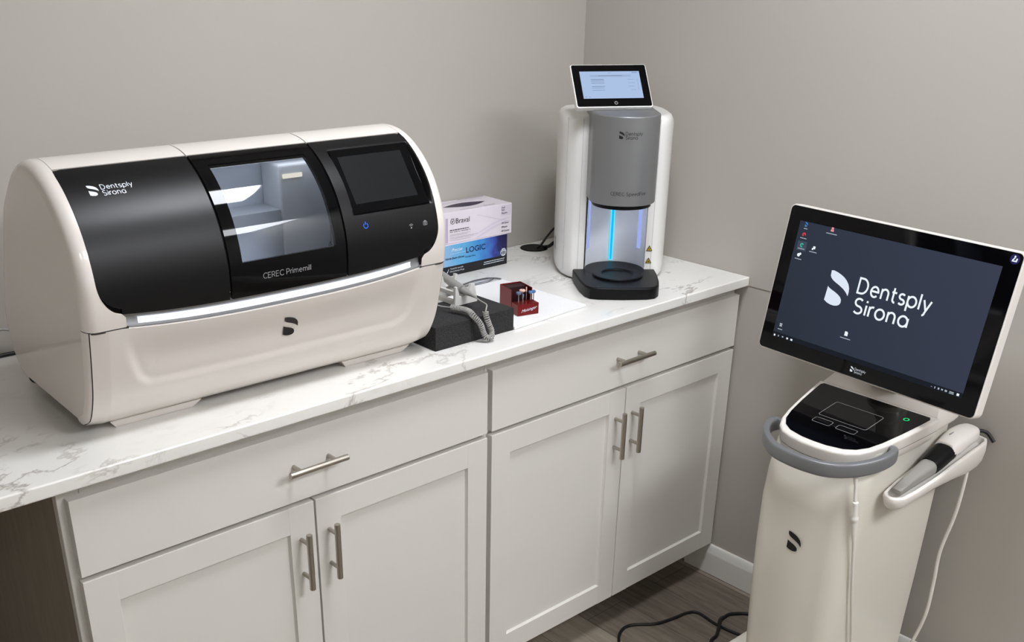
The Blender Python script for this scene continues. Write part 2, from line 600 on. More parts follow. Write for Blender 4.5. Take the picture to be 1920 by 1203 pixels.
# a plain monoline alphabet: strokes per glyph and advance, cap height 1
GL = {
    'D': ([[(0, 0), (0, 1), (.28, 1)] + arc(.28, .5, .42, .5, 90, -90) + [(0, 0)]], .98),
    'e': ([[(.04, .36), (.58, .36)] + arc(.31, .34, .28, .34, 4, 318, 22)], .84),
    'n': ([[(0, 0), (0, .68)], [(0, .40)] + arc(.25, .40, .25, .28, 180, 0) + [(.5, 0)]], .78),
    't': ([[(.1, .93), (.1, .2)] + arc(.27, .18, .17, .18, 180, 280, 8), [(-.03, .64), (.32, .64)]], .54),
    's': ([arc(.22, .505, .2, .175, 40, 270, 12) + arc(.22, .165, .21, .165, 90, -145, 12)], .66),
    'p': ([[(0, -.32), (0, .68)], arc(.31, .34, .31, .34, 0, 360, 26)], .87),
    'l': ([[(0, 0), (0, 1)]], .26),
    'y': ([[(0, .68), (.26, .02)], [(.54, .68), (.22, -.12)] + arc(.08, -.13, .14, .17, 0, -90, 6)], .76),
    'S': ([arc(.30, .745, .27, .255, 40, 270, 14) + arc(.30, .245, .29, .245, 90, -145, 14)], .86),
    'i': ([[(0, 0), (0, .68)], [(0, .86), (0, .99)]], .26),
    'r': ([[(0, 0), (0, .68)], [(0, .42)] + arc(.24, .42, .24, .26, 180, 75, 8)], .47),
    'o': ([arc(.31, .34, .31, .34, 0, 360, 26)], .87),
    'a': ([arc(.31, .34, .31, .34, 0, 360, 26), [(.62, 0), (.62, .6)]], .88),
    'C': ([arc(.47, .5, .46, .5, 45, 315, 24)], .98),
    'E': ([[(.56, 1), (0, 1), (0, 0), (.56, 0)], [(0, .52), (.5, .52)]], .80),
    'R': ([[(0, 0), (0, 1), (.3, 1)] + arc(.3, .73, .27, .27, 90, -90, 10) + [(0, .46)], [(.3, .46), (.6, 0)]], .86),
    'P': ([[(0, 0), (0, 1), (.3, 1)] + arc(.3, .71, .29, .29, 90, -90, 10) + [(0, .42)]], .82),
    'm': ([[(0, 0), (0, .68)], [(0, .42)] + arc(.22, .42, .22, .26, 180, 0, 10) + [(.44, 0)], [(.44, .42)] + arc(.66, .42, .22, .26, 180, 0, 10) + [(.88, 0)]], 1.14),
    'd': ([arc(.31, .34, .31, .34, 0, 360, 26), [(.62, 0), (.62, 1)]], .88),
    'F': ([[(.54, 1), (0, 1), (0, 0)], [(0, .52), (.48, .52)]], .74),
    ' ': ([], .42),
}


def mono(txt, cap, w=0.125, track=1.0):
    """Monoline lettering, baseline at y 0, as (verts, faces) of stroke ribbons."""
    V, Fc = [], []
    x = w / 2
    for ch in txt:
        st, adv = GL[ch]
        for s in st:
            s = [Vector((x + a, b_)) for a, b_ in s]
            q = [s[0]]
            for p in s[1:]:
                if (p - q[-1]).length > 1e-4:
                    q.append(p)
            closed = (q[0] - q[-1]).length < 1e-3
            base = len(V)
            n = len(q)
            for i in range(n):
                if closed and i in (0, n - 1):
                    d1, d2 = (q[1] - q[0]).normalized(), (q[-1] - q[-2]).normalized()
                else:
                    d1 = (q[min(i + 1, n - 1)] - q[max(i, 0)]).normalized() if i < n - 1 else (q[i] - q[i - 1]).normalized()
                    d2 = (q[i] - q[i - 1]).normalized() if i > 0 else d1
                n1 = Vector((-d1.y, d1.x)); n2 = Vector((-d2.y, d2.x))
                mm = n1 + n2
                mm = mm * (1 / max(mm.dot(n1), .5)) if mm.length > 1e-6 else n1
                V.append(tuple((q[i] + mm * w / 2) * cap))
                V.append(tuple((q[i] - mm * w / 2) * cap))
            for i in range(n - 1):
                a = base + 2 * i
                Fc.append((a, a + 1, a + 3, a + 2))
        x += adv * track
    return V, Fc


LEAF_U = [(0.010, 1.0), (.10, 1.013), (.245, .985), (.38, .94), (.50, .885), (.60, .815), (.69, .72), (.745, .61), (.763, .50), (.762, .42), (.755, .377), (.72, .42), (.66, .475), (.56, .545), (.40, .62), (.26, .672), (.14, .725), (.06, .785), (.02, .85)]
LEAF_L = [(.018, .52), (.06, .487), (.15, .447), (.30, .40), (.43, .345), (.52, .29), (.575, .22), (.585, .13), (.55, .06), (.48, .018), (.37, -.005), (.25, .0), (.12, .03), (0, .09)]


def mark(h):
    """The two-leaf D mark, height h, lower left at the origin."""
    k = h / 1.01
    return polys2d([[(x * k, y * k) for x, y in LEAF_U][::-1], [(x * k, y * k) for x, y in LEAF_L][::-1]])


def move(VF, dx, dy, sx=1.0, sy=None):
    return [(x * sx + dx, y * (sx if sy is None else sy) + dy) for x, y in VF[0]], VF[1]


def merge(*vfs):
    V, Fc = [], []
    for v, f in vfs:
        b_ = len(V)
        V += v
        Fc += [tuple(i + b_ for i in q) for q in f]
    return V, Fc


def brand(mh, cap, gap, ddy, sdy, sx=1.0):
    """Two-leaf mark with the two-line name to its right."""
    a = mono('Dentsply', cap)
    b_ = mono('Sirona', cap)
    return merge(mark(mh), move(a, gap, ddy), move(b_, gap + sx, sdy))


def decal(name, VF, f, material, parent):
    """Printed shapes laid on a surface: f maps 2D to 3D."""
    bm = bmesh.new()
    vs = [bm.verts.new(f(x, y)) for x, y in VF[0]]
    for q in VF[1]:
        try:
            bm.faces.new([vs[i] for i in q])
        except ValueError:
            pass
    return obj(name, bm, material, parent, sharp=0, fix=False)


def rects(L_):
    return polys2d([[(a, c), (b_, c), (b_, d), (a, d)] for a, b_, c, d in L_])


def ring2d(r0, r1, a0=0, a1=360, n=28, cx=0, cy=0):
    o = arc(cx, cy, r1, r1, a0, a1, n)
    i = arc(cx, cy, r0, r0, a0, a1, n)
    return o + i, [(k, k + 1, n + 1 + k + 1, n + 1 + k) for k in range(n)]


def fine_line(x0, x1, y, h):
    """A line of print too small to read: word-length dashes."""
    R, x = [], x0
    while x < x1:
        w = h * rnd.uniform(1.6, 4.5)
        R.append((x, min(x + w, x1), y, y + h))
        x += w + h * .6
    return rects(R)


def outline2d(P, w):
    Q = inset_poly(P, w)
    n = len(P)
    return list(P) + list(Q), [(k, (k + 1) % n, n + (k + 1) % n, n + k) for k in range(n)]


# ================================================================== ROOM
ROOM_L, ROOM_F = -3.1, -3.9
bm = BM(); box(bm, ROOM_L - .1, .1, ROOM_F - .1, .1, -.1, 0); structure('floor', bm, M['floor'])
bm = BM(); box(bm, ROOM_L - .1, .1, ROOM_F - .1, .1, CEIL_Z, CEIL_Z + .1); structure('ceiling', bm, M['ceiling'])
bm = BM(); box(bm, ROOM_L - .1, .1, 0, .1, 0, CEIL_Z); structure('wall_back', bm, M['wall'])
bm = BM(); box(bm, 0, .1, ROOM_F, 0, 0, CEIL_Z); structure('wall_right', bm, M['wall'])
bm = BM(); box(bm, ROOM_L - .1, ROOM_L, ROOM_F, 0, 0, CEIL_Z); structure('wall_left', bm, M['wall_far'])
bm = BM(); box(bm, ROOM_L - .1, .1, ROOM_F - .1, ROOM_F, 0, CEIL_Z); structure('wall_front', bm, M['wall_far'])


def baseboard(name, f):
    P = [(0, 0), (.014, 0), (.014, .066), (.0125, .069), (.0125, .072), (.010, .078), (.0085, .086), (.005, .091), (0, .093)]
    bm = BM()
    loft(bm, [[f(d, z, t) for d, z in P] for t in (0, 1)])
    structure(name, bm, M['trim'])


baseboard('baseboard_right', lambda d, z, t: (-d, -.53 + t * (ROOM_F + .53), z + .002))
bm = BM(); box(bm, -.0012, 0, -1.05, -.635, .888, .8895); structure('trim_1', bm, M['caulk'])

for i, (x, y, sx, sy, power) in enumerate(TROFFERS):
    t = thing('ceiling_light', ['recessed square ceiling light above the worktop', 'recessed long ceiling light at the far end of the right wall',
                                'added square fill light in the ceiling beside the left wall, out of view'][i], 'ceiling light', (x, y, CEIL_Z), 0)
    bm = BM()
    for (a0, a1, b0, b1) in ((-sx / 2 - .02, sx / 2 + .02, -sy / 2 - .02, -sy / 2), (-sx / 2 - .02, sx / 2 + .02, sy / 2, sy / 2 + .02), (-sx / 2 - .02, -sx / 2, -sy / 2, sy / 2), (sx / 2, sx / 2 + .02, -sy / 2, sy / 2)):
        box(bm, a0, a1, b0, b1, -.012, 0)
    obj('frame', bm, M['trim'], t)
    bm = BM(); box(bm, -sx / 2, sx / 2, -sy / 2, sy / 2, -.008, -.001)
    obj('diffuser', bm, emission('ceiling_lamp_diffuser', LIGHT_COL + (1,), power), t)

# ================================================================== CABINETS
DF = -.614      # front plane of doors and drawers
Z1, Z2, Z3, Z4 = .8625, .7190, .7090, .1020


def handle_bm(vertical, x, z):
    bm = BM()
    y = DF - .030
    if vertical:
        cyl(bm, (x, y, z - .0615), (x, y, z + .0615), .006, 20, .0012)
        for k in (-.0385, .0385):
            cyl(bm, (x, DF + .001, z + k), (x, y, z + k), .0042, 14)
    else:
        cyl(bm, (x - .064, y, z), (x + .064, y, z), .006, 20, .0012)
        for k in (-.0385, .0385):
            cyl(bm, (x + k, DF + .001, z), (x + k, y, z), .0042, 14)
    return bm


def shaker_bm(x0, x1, z0, z1):
    """Frame and recessed panel door as one mesh."""
    bm = BM()
    st, th, rec = .0565, .019, .0075
    y0, y1 = DF, DF + th
    g = .0004
    box(bm, x0, x0 + st, y0, y1, z0, z1, .0012, 2)
    box(bm, x1 - st, x1, y0, y1, z0, z1, .0012, 2)
    box(bm, x0 + st - .001, x1 - st + .001, y0 + g, y1, z1 - st, z1 - g, .0010, 2)
    box(bm, x0 + st - .001, x1 - st + .001, y0 + g, y1, z0 + g, z0 + st, .0010, 2)
    # small sloped inner moulding, then the flat panel
    a0, a1, b0, b1 = x0 + st - .0005, x1 - st + .0005, z0 + st - .0005, z1 - st + .0005
    s = .003
    vo = [bm.verts.new(p) for p in ((a0, y0 + .002, b0), (a1, y0 + .002, b0), (a1, y0 + .002, b1), (a0, y0 + .002, b1))]
    vi = [bm.verts.new(p) for p in ((a0 + s, y0 + rec, b0 + s), (a1 - s, y0 + rec, b0 + s), (a1 - s, y0 + rec, b1 - s), (a0 + s, y0 + rec, b1 - s))]
    for k in range(4):
        bm.faces.new((vo[k], vo[(k + 1) % 4], vi[(k + 1) % 4], vi[k]))
    bm.faces.new(vi)
    return bm


def cabinet(label, x0, x1, dx0, dm0, dm1, dx1, open_side):
    t = thing('base_cabinet', label, 'cabinet', ((x0 + x1) / 2, -.3, 0), 0, 'white shaker base cabinets')
    inv = Matrix.Translation((-(x0 + x1) / 2, .3, 0))

    def part(name, bm, m, parent=t):
        bmesh.ops.transform(bm, matrix=inv, verts=bm.verts[:])
        return obj(name, bm, m, parent)
    bm = BM()
    box(bm, x0 + .016, x1, -.576, -.004, .10, .8885)
    # face frame
    box(bm, x0, x0 + .038, -.5945, -.5755, .10, .8885, .001, 1)
    box(bm, x1 - .038, x1, -.5945, -.5755, .10, .8885, .001, 1)
    box(bm, x0 + .038, x1 - .038, -.5945, -.5755, .845, .8885)
    box(bm, x0 + .038, x1 - .038, -.5945, -.5755, .69, .74)
    box(bm, x0 + .038, x1 - .038, -.5945, -.5755, .10, .14)
    part('carcass', bm, M['cab'])
    bm = BM(); box(bm, x0 + .016, x1, -.505, -.49, .001, .10)
    part('toe_kick', bm, M['cab'])
    if open_side:
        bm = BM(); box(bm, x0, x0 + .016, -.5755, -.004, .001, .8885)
        part('side_panel', bm, M['cab_side_shade'])['label'] = 'side panel with kneehole shade put into its taupe colour'
    bm = BM(); box(bm, dx0, dx1, DF, DF + .019, Z2, Z1, .0014, 2)
    d = part('drawer', bm, M['cab'])
    part('handle', handle_bm(False, (dx0 + dx1) / 2 + .002, .7935), M['nickel'], d)['label'] = 'brushed nickel bar handle'
    for a, b_, hx in ((dx0, dm0, dm0 - .033), (dm1, dx1, dm1 + .027)):
        d = part('door', shaker_bm(a, b_, Z4, Z3), M['cab'])
        part('handle', handle_bm(True, hx, .597), M['nickel'], d)['label'] = 'brushed nickel bar handle'
    return t


cabinet('white shaker base cabinet under the milling machine, beside the open kneehole', -1.812, -.8950, -1.8000, -1.3490, -1.3450, -.9010, True)
cabinet('white shaker base cabinet in the corner under the firing oven', -.8940, -.003, -.8880, -.4450, -.4425, -.0070, False)

bm = BM()
box(bm, ROOM_L + .01, -.0005, -.635, -.001, .8890, .9140, .0035, 3)
tag(obj('countertop', bm, M['marble']), 'white marble-look worktop with grey veins running along the back wall', 'countertop')

# ================================================================== MILLING MACHINE
ML = thing('milling_machine', 'large white and black dental milling machine with a window, on the worktop', 'milling machine', (-1.357, -.365, .914), math.radians(-1.2))
PR = [(-.135, .012), (-.172, .034), (-.200, .080), (-.216, .130), (-.232, .20), (-.2365, .245), (-.235, .285), (-.222, .330), (-.198, .373), (-.160, .412), (-.115, .4385), (-.07, .448), (-.03, .444), (.012, .425), (.055, .391), (.095, .350), (.155, .245), (.200, .155), (.206, .11), (.195, .06), (.165, .025), (.12, .012)]
PF = spline([(a, b, 0) for a, b in PR], 40)
PL = [0.0]
for a, b in zip(PF, PF[1:]):
    PL.append(PL[-1] + (b - a).length)
HW = .36
S_END = PL[-1]


def prof(s):
    s = min(max(s, 0), S_END)
    lo, hi = 0, len(PL) - 1
    while hi - lo > 1:
        mid = (lo + hi) // 2
        if PL[mid] <= s:
            lo = mid
        else:
            hi = mid
    k = (s - PL[lo]) / (PL[hi] - PL[lo])
    return PF[lo].lerp(PF[hi], k)


def pnorm(s):
    t = (prof(s + .006) - prof(s - .006)).normalized()
    return Vector((-t.y, t.x, 0))   # outward for this direction of travel


def SF(x, s, d=0.0):
    """Point of the machine skin at width x, girth s, lifted d; rounded over toward both ends."""
    r = .020
    e = max(0.0, abs(x) - (HW - r))
    e = r - math.sqrt(max(r * r - min(e, r) ** 2, 0))
    p = prof(s) + pnorm(s) * (d - e)
    return (x, p.x, p.y)


_t = prof(.3)
if (pnorm(.3).x > 0):
    _pn = pnorm
    pnorm = lambda s: -_pn(s)


def frange(a, b, n):
    return [a + (b - a) * i / n for i in range(n + 1)]


def skin(bm, xl, xr, S, d=0.0, th=.004, nx=10, dfun=None):
    """A panel on the skin: for each s in S from xl(s) to xr(s); lifted d, with a rim th deep."""
    xl = xl if callable(xl) else (lambda s, v=xl: v)
    xr = xr if callable(xr) else (lambda s, v=xr: v)
    rows = []
    for s in S:
        a, b_ = xl(s), xr(s)
        row = []
        for i in range(nx + 1):
            x = a + (b_ - a) * i / nx
            dd = d + (dfun(x, s) if dfun else 0)
            row.append(SF(x, s, dd))
        rows.append(row)
    V = [[bm.verts.new(p) for p in r] for r in rows]
    for a, b_ in zip(V, V[1:]):
        for i in range(nx):
            bm.faces.new((a[i], a[i + 1], b_[i + 1], b_[i]))
    if th:
        low = lambda j, i: bm.verts.new(SF(xl(S[j]) + (xr(S[j]) - xl(S[j])) * i / nx, S[j], d - th))
        per = [(0, i) for i in range(nx + 1)] + [(j, nx) for j in range(1, len(S))] + [(len(S) - 1, i) for i in range(nx - 1, -1, -1)] + [(j, 0) for j in range(len(S) - 2, 0, -1)]
        lo_ = [low(j, i) for j, i in per]
        for k in range(len(per)):
            q = (k + 1) % len(per)
            try:
                bm.faces.new((V[per[k][0]][per[k][1]], V[per[q][0]][per[q][1]], lo_[q], lo_[k]))
            except ValueError:
                pass
    return V


def s_seam(x):
    return .2085 + .0165 * min(1.0, abs(x) / .3) ** 2.5


def s_black(x):
    return .2375 + .0125 * min(1.0, abs(x) / .3) ** 3


S_TOP = .5085


def xc(s):
    """Half width of the black front: rounded lower corners and slightly rounded upper ones."""
    if s < .305:
        r = .055
        k = max(0.0, .305 - s)
        return .333 - .040 * (1 - math.sqrt(max(1 - (min(k, r) / r) ** 2, 0)))
    if s > S_TOP - .012:
        k = s - (S_TOP - .012)
        return .3325 - (.012 - math.sqrt(max(.012 ** 2 - min(k, .012) ** 2, 0)))
    return .333


# housing: end caps and back shell
bm = BM()
ends = [.3325, .337, .341, .345, .349, .353, .356, .3585, .36]
for sg in (-1, 1):
    SS = frange(.306, S_TOP, 14) + frange(S_TOP + .004, S_END, 60)
    rings = []
    for s in SS:
        xs_ = [(.3338 if s < S_TOP else .3325)] + ends[1:]
        rings.append([SF(sg * x, s) for x in xs_])
    R = [[bm.verts.new(p) for p in r] for r in rings]
    for a, b_ in zip(R, R[1:]):
        for i in range(len(ends) - 1):
            bm.faces.new((a[i], a[i + 1], b_[i + 1], b_[i]))
    # lower front corner of the cap, round the black panel corner, down to the seam
    SS2 = [.2272, .235, .2435] + frange(.2505, .306, 12)
    R = []
    for s in SS2:
        xin = .2935 if s < .250 else xc(s) + .0008
        R.append([bm.verts.new(SF(sg * (xin + (.36 - xin) * k), s)) for k in (0, .12, .25, .38, .5, .6, .7, .78, .85, .9, .94, .97, .99, 1.0)])
    for a, b_ in zip(R, R[1:]):
        for i in range(13):
            bm.faces.new((a[i], a[i + 1], b_[i + 1], b_[i]))
    # flat end face
    ring = [SF(sg * .36, s) for s in frange(0, S_END, 110)]
    bm.faces.new([bm.verts.new(p) for p in ring])
    # end rim of the lower front and underside
    R = [[bm.verts.new(SF(sg * x, s)) for x in (.3535, .356, .3585, .36)] for s in frange(0, .2258, 24)]
    for a, b_ in zip(R, R[1:]):
        for i in range(3):
            bm.faces.new((a[i], a[i + 1], b_[i + 1], b_[i]))
skin(bm, -.3325, .3325, frange(.640, S_END, 50), 0, 0, 12)
for a, b_ in ((-.3318, -.1100), (-.1078, .1236), (.1258, .3318)):
    skin(bm, a, b_, frange(S_TOP + .0025, .640, 16), 0, .003, 8)
ring = [SF(-.34, 0), SF(.34, 0), SF(.34, S_END), SF(-.34, S_END)]
bm.faces.new([bm.verts.new(p) for p in ring])
obj('housing', bm, M['white_gloss'], ML, 40)
# dark rubber liners seen in the joints
def liner(*a):
    bm = BM()
    skin(bm, *a)
    obj('joint_liner', bm, M['seam'], ML)


liner(-.345, -.110, frange(.48, .66, 20), -.0045, 0, 8)
liner(-.1095, .1255, frange(.498, .66, 10), -.0045, 0, 8)
liner(.124, .345, frange(.48, .66, 20), -.0045, 0, 8)
liner(-.115, -.105, frange(.25, .52, 20), -.006, 0, 2)
liner(.119, .129, frange(.25, .52, 20), -.006, 0, 2)
for sg in (-1, 1):
    liner(min(sg * .290, sg * .3500), max(sg * .290, sg * .3530), [.2235, .2255, .2285], -.0004, 0, 10)
    liner(min(sg * .3505, sg * .3545), max(sg * .3505, sg * .3545), frange(0, .2285, 24), -.0016, 0, 2)


# lower front panel with its pressed-in field
def sstep(a, b_, v):
    k = min(max((v - a) / (b_ - a), 0), 1)
    return k * k * (3 - 2 * k)


def press(x, s):
    # signed distance to the pressed-in field: wider at the top, round lower corners
    hwx = .277 + (.312 - .277) * min(max((s - .10) / .11, 0), 1)
    bot = .098
    r = .035
    qx = abs(x) - (hwx - r)
    qy = (bot + r) - s
    dd = (math.hypot(max(qx, 0), max(qy, 0)) - r) if (qx > 0 and qy > 0) else max(qx, qy) - r
    return (-.0050 * sstep(.0, .020, -dd) + -.0025 * sstep(.02, .06, -dd)) * (1 - sstep(.150, .205, s))


xs_panel = sorted(set([round(v, 4) for v in frange(-.352, .352, 20)] + [round(sg * v, 4) for sg in (-1, 1) for v in frange(.235, .325, 30)]))
bm = BM()
rows = []
SS = frange(0, .075, 4)[:-1] + frange(.075, 1.0, 1)[:1] + frange(.078, .145, 24) + frange(.15, .2, 6)
SS = sorted(set(round(v, 5) for v in SS))
for s in SS:
    k = s / .2
    rows.append([bm.verts.new(SF(x, s_seam(x) * k if k > .9 else s * (1 + (s_seam(x) / .2 - 1) * k), press(x, s * 1.04))) for x in xs_panel])
for a, b_ in zip(rows, rows[1:]):
    for i in range(len(xs_panel) - 1):
        bm.faces.new((a[i], a[i + 1], b_[i + 1], b_[i]))
low = [bm.verts.new(SF(x, s_seam(x), -.012)) for x in xs_panel]
for i in range(len(xs_panel) - 1):
    bm.faces.new((rows[-1][i], rows[-1][i + 1], low[i + 1], low[i]))
lowp = obj('lower_front_panel', bm, M['white_gloss'], ML, 50)
decal('logo_mark', move(mark(.0405), -.0035, .1385), lambda x, y: SF(x, y, press(x, y * 1.0) + .0012), M['ink_black'], lowp)['label'] = 'black two-leaf mark'

# lit channel under the black front
bm = BM()
rows = []
for f in (0, .15, .3, .5, .7, .85, 1.0):
    rows.append([bm.verts.new(SF(x, s_seam(x) + .0012 + (s_black(x) + .008 - s_seam(x)) * f, -.010 + (.006 * (1 - sstep(0, .4, f))))) for x in frange(-.2925, .2925, 40)])
for a, b_ in zip(rows, rows[1:]):
    for i in range(40):
        bm.faces.new((a[i], a[i + 1], b_[i + 1], b_[i]))
ch = obj('light_channel', bm, M['silver_top'], ML)
bm = BM()
rows = []
for f in (.15, .34, .52):
    rows.append([bm.verts.new(SF(x, s_seam(x) + .0012 + (s_black(x) + .004 - s_seam(x)) * f, -.0075 + .0020 * (f < .3))) for x in frange(-.272, .272, 40)])
for a, b_ in zip(rows, rows[1:]):
    for i in range(40):
        bm.faces.new((a[i], a[i + 1], b_[i + 1], b_[i]))
obj('light_strip', bm, M['led_white'], ch)['label'] = 'glowing white light strip'


def black_rows(n0=5):
    return [.0] * 0 + frange(.2385, .262, 8) + frange(.268, .306, 6) + frange(.312, S_TOP - .012, 34) + frange(S_TOP - .010, S_TOP, 4)


BS = black_rows()


def remap(fn):
    """Let the lowest rows follow the curved lower edge."""
    return fn


def black_patch(bm, xl, xr, S, d, th, nx, dfun=None):
    xl = xl if callable(xl) else (lambda s, v=xl: v)
    xr = xr if callable(xr) else (lambda s, v=xr: v)
    rows, lows = [], []
    for s in S:
        a, b_ = xl(max(s, .2505)), xr(max(s, .2505))
        r = []
        for i in range(nx + 1):
            x = a + (b_ - a) * i / nx
            k = max(0.0, 1 - (s - .2385) / .05)
            ss = s + (s_black(x) - .2385) * k
            r.append((x, ss))
        rows.append(r)
    V = [[bm.verts.new(SF(x, s, d + (dfun(x, s) if dfun else 0))) for x, s in r] for r in rows]
    for a, b_ in zip(V, V[1:]):
        for i in range(nx):
            bm.faces.new((a[i], a[i + 1], b_[i + 1], b_[i]))
    per = [(0, i) for i in range(nx + 1)] + [(j, nx) for j in range(1, len(S))] + [(len(S) - 1, i) for i in range(nx - 1, -1, -1)] + [(j, 0) for j in range(len(S) - 2, 0, -1)]
    lo_ = [bm.verts.new(SF(rows[j][i][0], rows[j][i][1], d - th)) for j, i in per]
    for k in range(len(per)):
        q = (k + 1) % len(per)
        try:
            bm.faces.new((V[per[k][0]][per[k][1]], V[per[q][0]][per[q][1]], lo_[q], lo_[k]))
        except ValueError:
            pass


bm = BM()
black_patch(bm, lambda s: -xc(s), -.1118, BS, .0, .008, 16)
lc = obj('left_cover', bm, M['black_satin'], ML, 40)
lc['label'] = 'satin black left cover'
# brand on the cover
bl = brand(.0212, .0093, .0206, .0108, -.0012, -.0005)
decal('lettering', move(bl, -.2975, .4430), lambda x, y: SF(x, y, .0004), M['ink_white'], lc)['label'] = 'white brand lettering'

# door with window
WX0, WX1, WS0, WS1 = -.0840, .1018, .2975, .4785
bm = BM()
SA = [s for s in BS if s < WS0 - .002] + [WS0]
SB = [WS0] + [s for s in BS if WS0 + .002 < s < WS1 - .002] + [WS1]
SD = [WS1] + [s for s in BS if s > WS1 + .002]
black_patch(bm, -.1070, .1220, SA, .0, .008, 12)
skin(bm, -.1070, .1220, SD, .0, .008, 12)
skin(bm, -.1070, WX0, SB, .0, .008, 4)
skin(bm, WX1, .1220, SB, .0, .008, 4)
dr = obj('door', bm, M['black_gloss'], ML, 40)
dr['label'] = 'glossy black door with window'
bm = BM()
skin(bm, WX0, WX1, frange(WS0, WS1, 24), -.0008, 0, 12)
obj('window_pane', bm, M['pane'], dr)
tx = mono('CEREC Primemill', .0094, .105, 1.0)
decal('lettering', move(tx, -.0478, .2640, 1.0), lambda x, y: SF(x, y, .0004), M['ink_grey'], dr)['label'] = 'grey model lettering'
wt = merge(outline2d([(-.0045, 0), (.0045, 0), (0, .0085)], .0009), rects([(-.0005, .0005, .0028, .0055), (-.0005, .0005, .0016, .0023)]))
decal('warning_icon', move(wt, .0905, .3005), lambda x, y: SF(x, y, .0004), M['ink_black'], dr)
# chamber behind the window
bm = BM()
z0, z1, y1, xa, xb = .17, .425, .02, -.12, .21
def q4(*p): bm.faces.new([bm.verts.new(v) for v in p])
q4((xa, y1, z0), (xb, y1, z0), (xb, y1, z1), (xa, y1, z1))
q4((xa, -.20, z0 + .03), (xb, -.20, z0 + .03), (xb, y1, z0 + .02), (xa, y1, z0 + .02))
for x in (xa, xb):
    q4((x, -.20, z0 + .02), (x, y1, z0), (x, y1, z1), (x, -.10, z1 - .01), (x, -.17, .36))
q4((xa, -.10, z1 - .01), (xb, -.10, z1 - .01), (xb, y1, z1), (xa, y1, z1))
chm = obj('milling_chamber', bm, M['chamber'], ML, 0)
bm = BM()
box(bm, .101, .2095, -.05, .0195, .20, .392, .006, 3)
obj('milling_unit', bm, M['chamber_block'], chm)
bm = BM()
box(bm, -.1195, .1005, -.05, .0195, .195, .310, .002, 2)
obj('ledge', bm, M['chamber_ledge'], chm)
bm = BM()
box(bm, .108, .150, -.0535, -.0500, .366, .374, .001, 1)
obj('work_light', bm, M['led_warm'], chm)['label'] = 'small warm work light'

bm = BM()
box(bm, -.11, .20, -.095, -.035, .4085, .4115)  # added glowing panel, hidden by the door frame, brightens the chamber
obj('chamber_fill_light', bm, M['chamber_fill'], chm)

# control panel with touchscreen
bm = BM()


def seat(x, s):
    # the curved panel is scooped flat where the touchscreen sits, with a wider scoop at its right end
    f = min(max((s - .347) / .132, 0), 1)
    a = sstep(.150, .1535, x) * (1 - sstep(.3255 - .003 * (1 - f), .3305, x)) * sstep(.343, .347, s) * (1 - sstep(.479, .483, s))
    return -a * (.0165 * math.sin(PI * f) ** .8 + .0025)


CS = sorted(set(BS + [.3425, .3440, .3455, .347, .349, .352, .474, .477, .479, .4805, .482, .4835]))
black_patch(bm, .1262, lambda s: xc(s), CS, .0, .008, 90, seat)
cp = obj('control_panel', bm, M['black_satin'], ML, 40)
cp['label'] = 'satin black control panel'
# flat touchscreen seated in the curved panel: a plane through its four corners
c_tl, c_tr, c_br, c_bl = [Vector(SF(x, s, .0)) for x, s in ((.1540, .4790), (.3270, .4790), (.3220, .3470), (.1505, .3470))]
ex = (c_tr - c_tl).normalized()
ez = (c_tl - c_bl); ez = (ez - ex * ez.dot(ex)).normalized()
en = ex.cross(ez) * 1.0
if en.y > 0:
    en = -en
sag = .0004


def tsp(u, v, h=0.0):
    """u,v in 0..1 over the touchscreen."""
    p = (c_bl.lerp(c_br, u)).lerp(c_tl.lerp(c_tr, u), v)
    return tuple(p + en * (sag + h))


bm = BM()
P = [(0, 0), (1, 0), (1, 1), (0, 1)]
loft(bm, [[tsp(u, v, -sag - .003) for u, v in P], [tsp(u, v, 0) for u, v in P]])
ts = obj('touchscreen', bm, M['black_gloss'], cp)
ts['label'] = 'glossy black touchscreen'
bm = BM()
loft(bm, [[tsp(u, v, .0002) for u, v in ((.07, .14), (.885, .14), (.885, .885), (.07, .885))], [tsp(u, v, .0006) for u, v in ((.07, .14), (.885, .14), (.885, .885), (.07, .885))]])
obj('display', bm, M['black_screen'], cp)
pw = merge(ring2d(.0040, .0052, 125, 415, 24), rects([(-.0007, .0007, .002, .0072)]))
decal('power_button', move(pw, .1700, .3240), lambda x, y: SF(x, y, .0005), M['led_blue'], cp)['label'] = 'lit blue power symbol'
wf = merge(ring2d(.0062, .0072, 50, 130, 10), ring2d(.0038, .0048, 50, 130, 8), ring2d(.0, .0016, 0, 360, 10))
ci = merge(outline2d(rrect(.0095, .0075, .0015, 3, 0, 0), .0009), ring2d(.0013, .0023, 0, 360, 14), rects([(-.002, .002, .0037, .0052)]))
decal('wireless_icon', move(wf, .2700, .3062), lambda x, y: SF(x, y, .0005), M['ink_grey'], cp)
decal('camera_icon', move(ci, .3030, .3105), lambda x, y: SF(x, y, .0005), M['ink_grey'], cp)
# feet
for xa, xb in ((-.312, -.152), (.160, .316)):
    bm = BM()
    P = [(xa + .010, -.138), (xb - .008, -.138), (xb - .008, .15), (xa + .010, .15)]
    Q = [(xa, -.142), (xb + .010, -.142), (xb + .010, .16), (xa, .16)]
    loft(bm, [[(x, y, .0004) for x, y in P], [(x, y, .003) for x, y in inset_poly(P, -.002)], [(x, y, .0135) for x, y in Q], [(x, y + .010, .021) for x, y in Q]])
    obj('foot', bm, M['white_gloss'], ML)

# ================================================================== FIRING OVEN
OV = thing('firing_oven', 'white and silver countertop firing oven with cyan light, in the worktop corner', 'oven', (-.343, -.472, .914), math.radians(-40))


def recess_pts(n=16):
    return [(.0015 + .0765 * math.cos(a), .062 + .080 * math.sin(a)) for a in [PI * (1 - i / n) for i in range(n + 1)]]


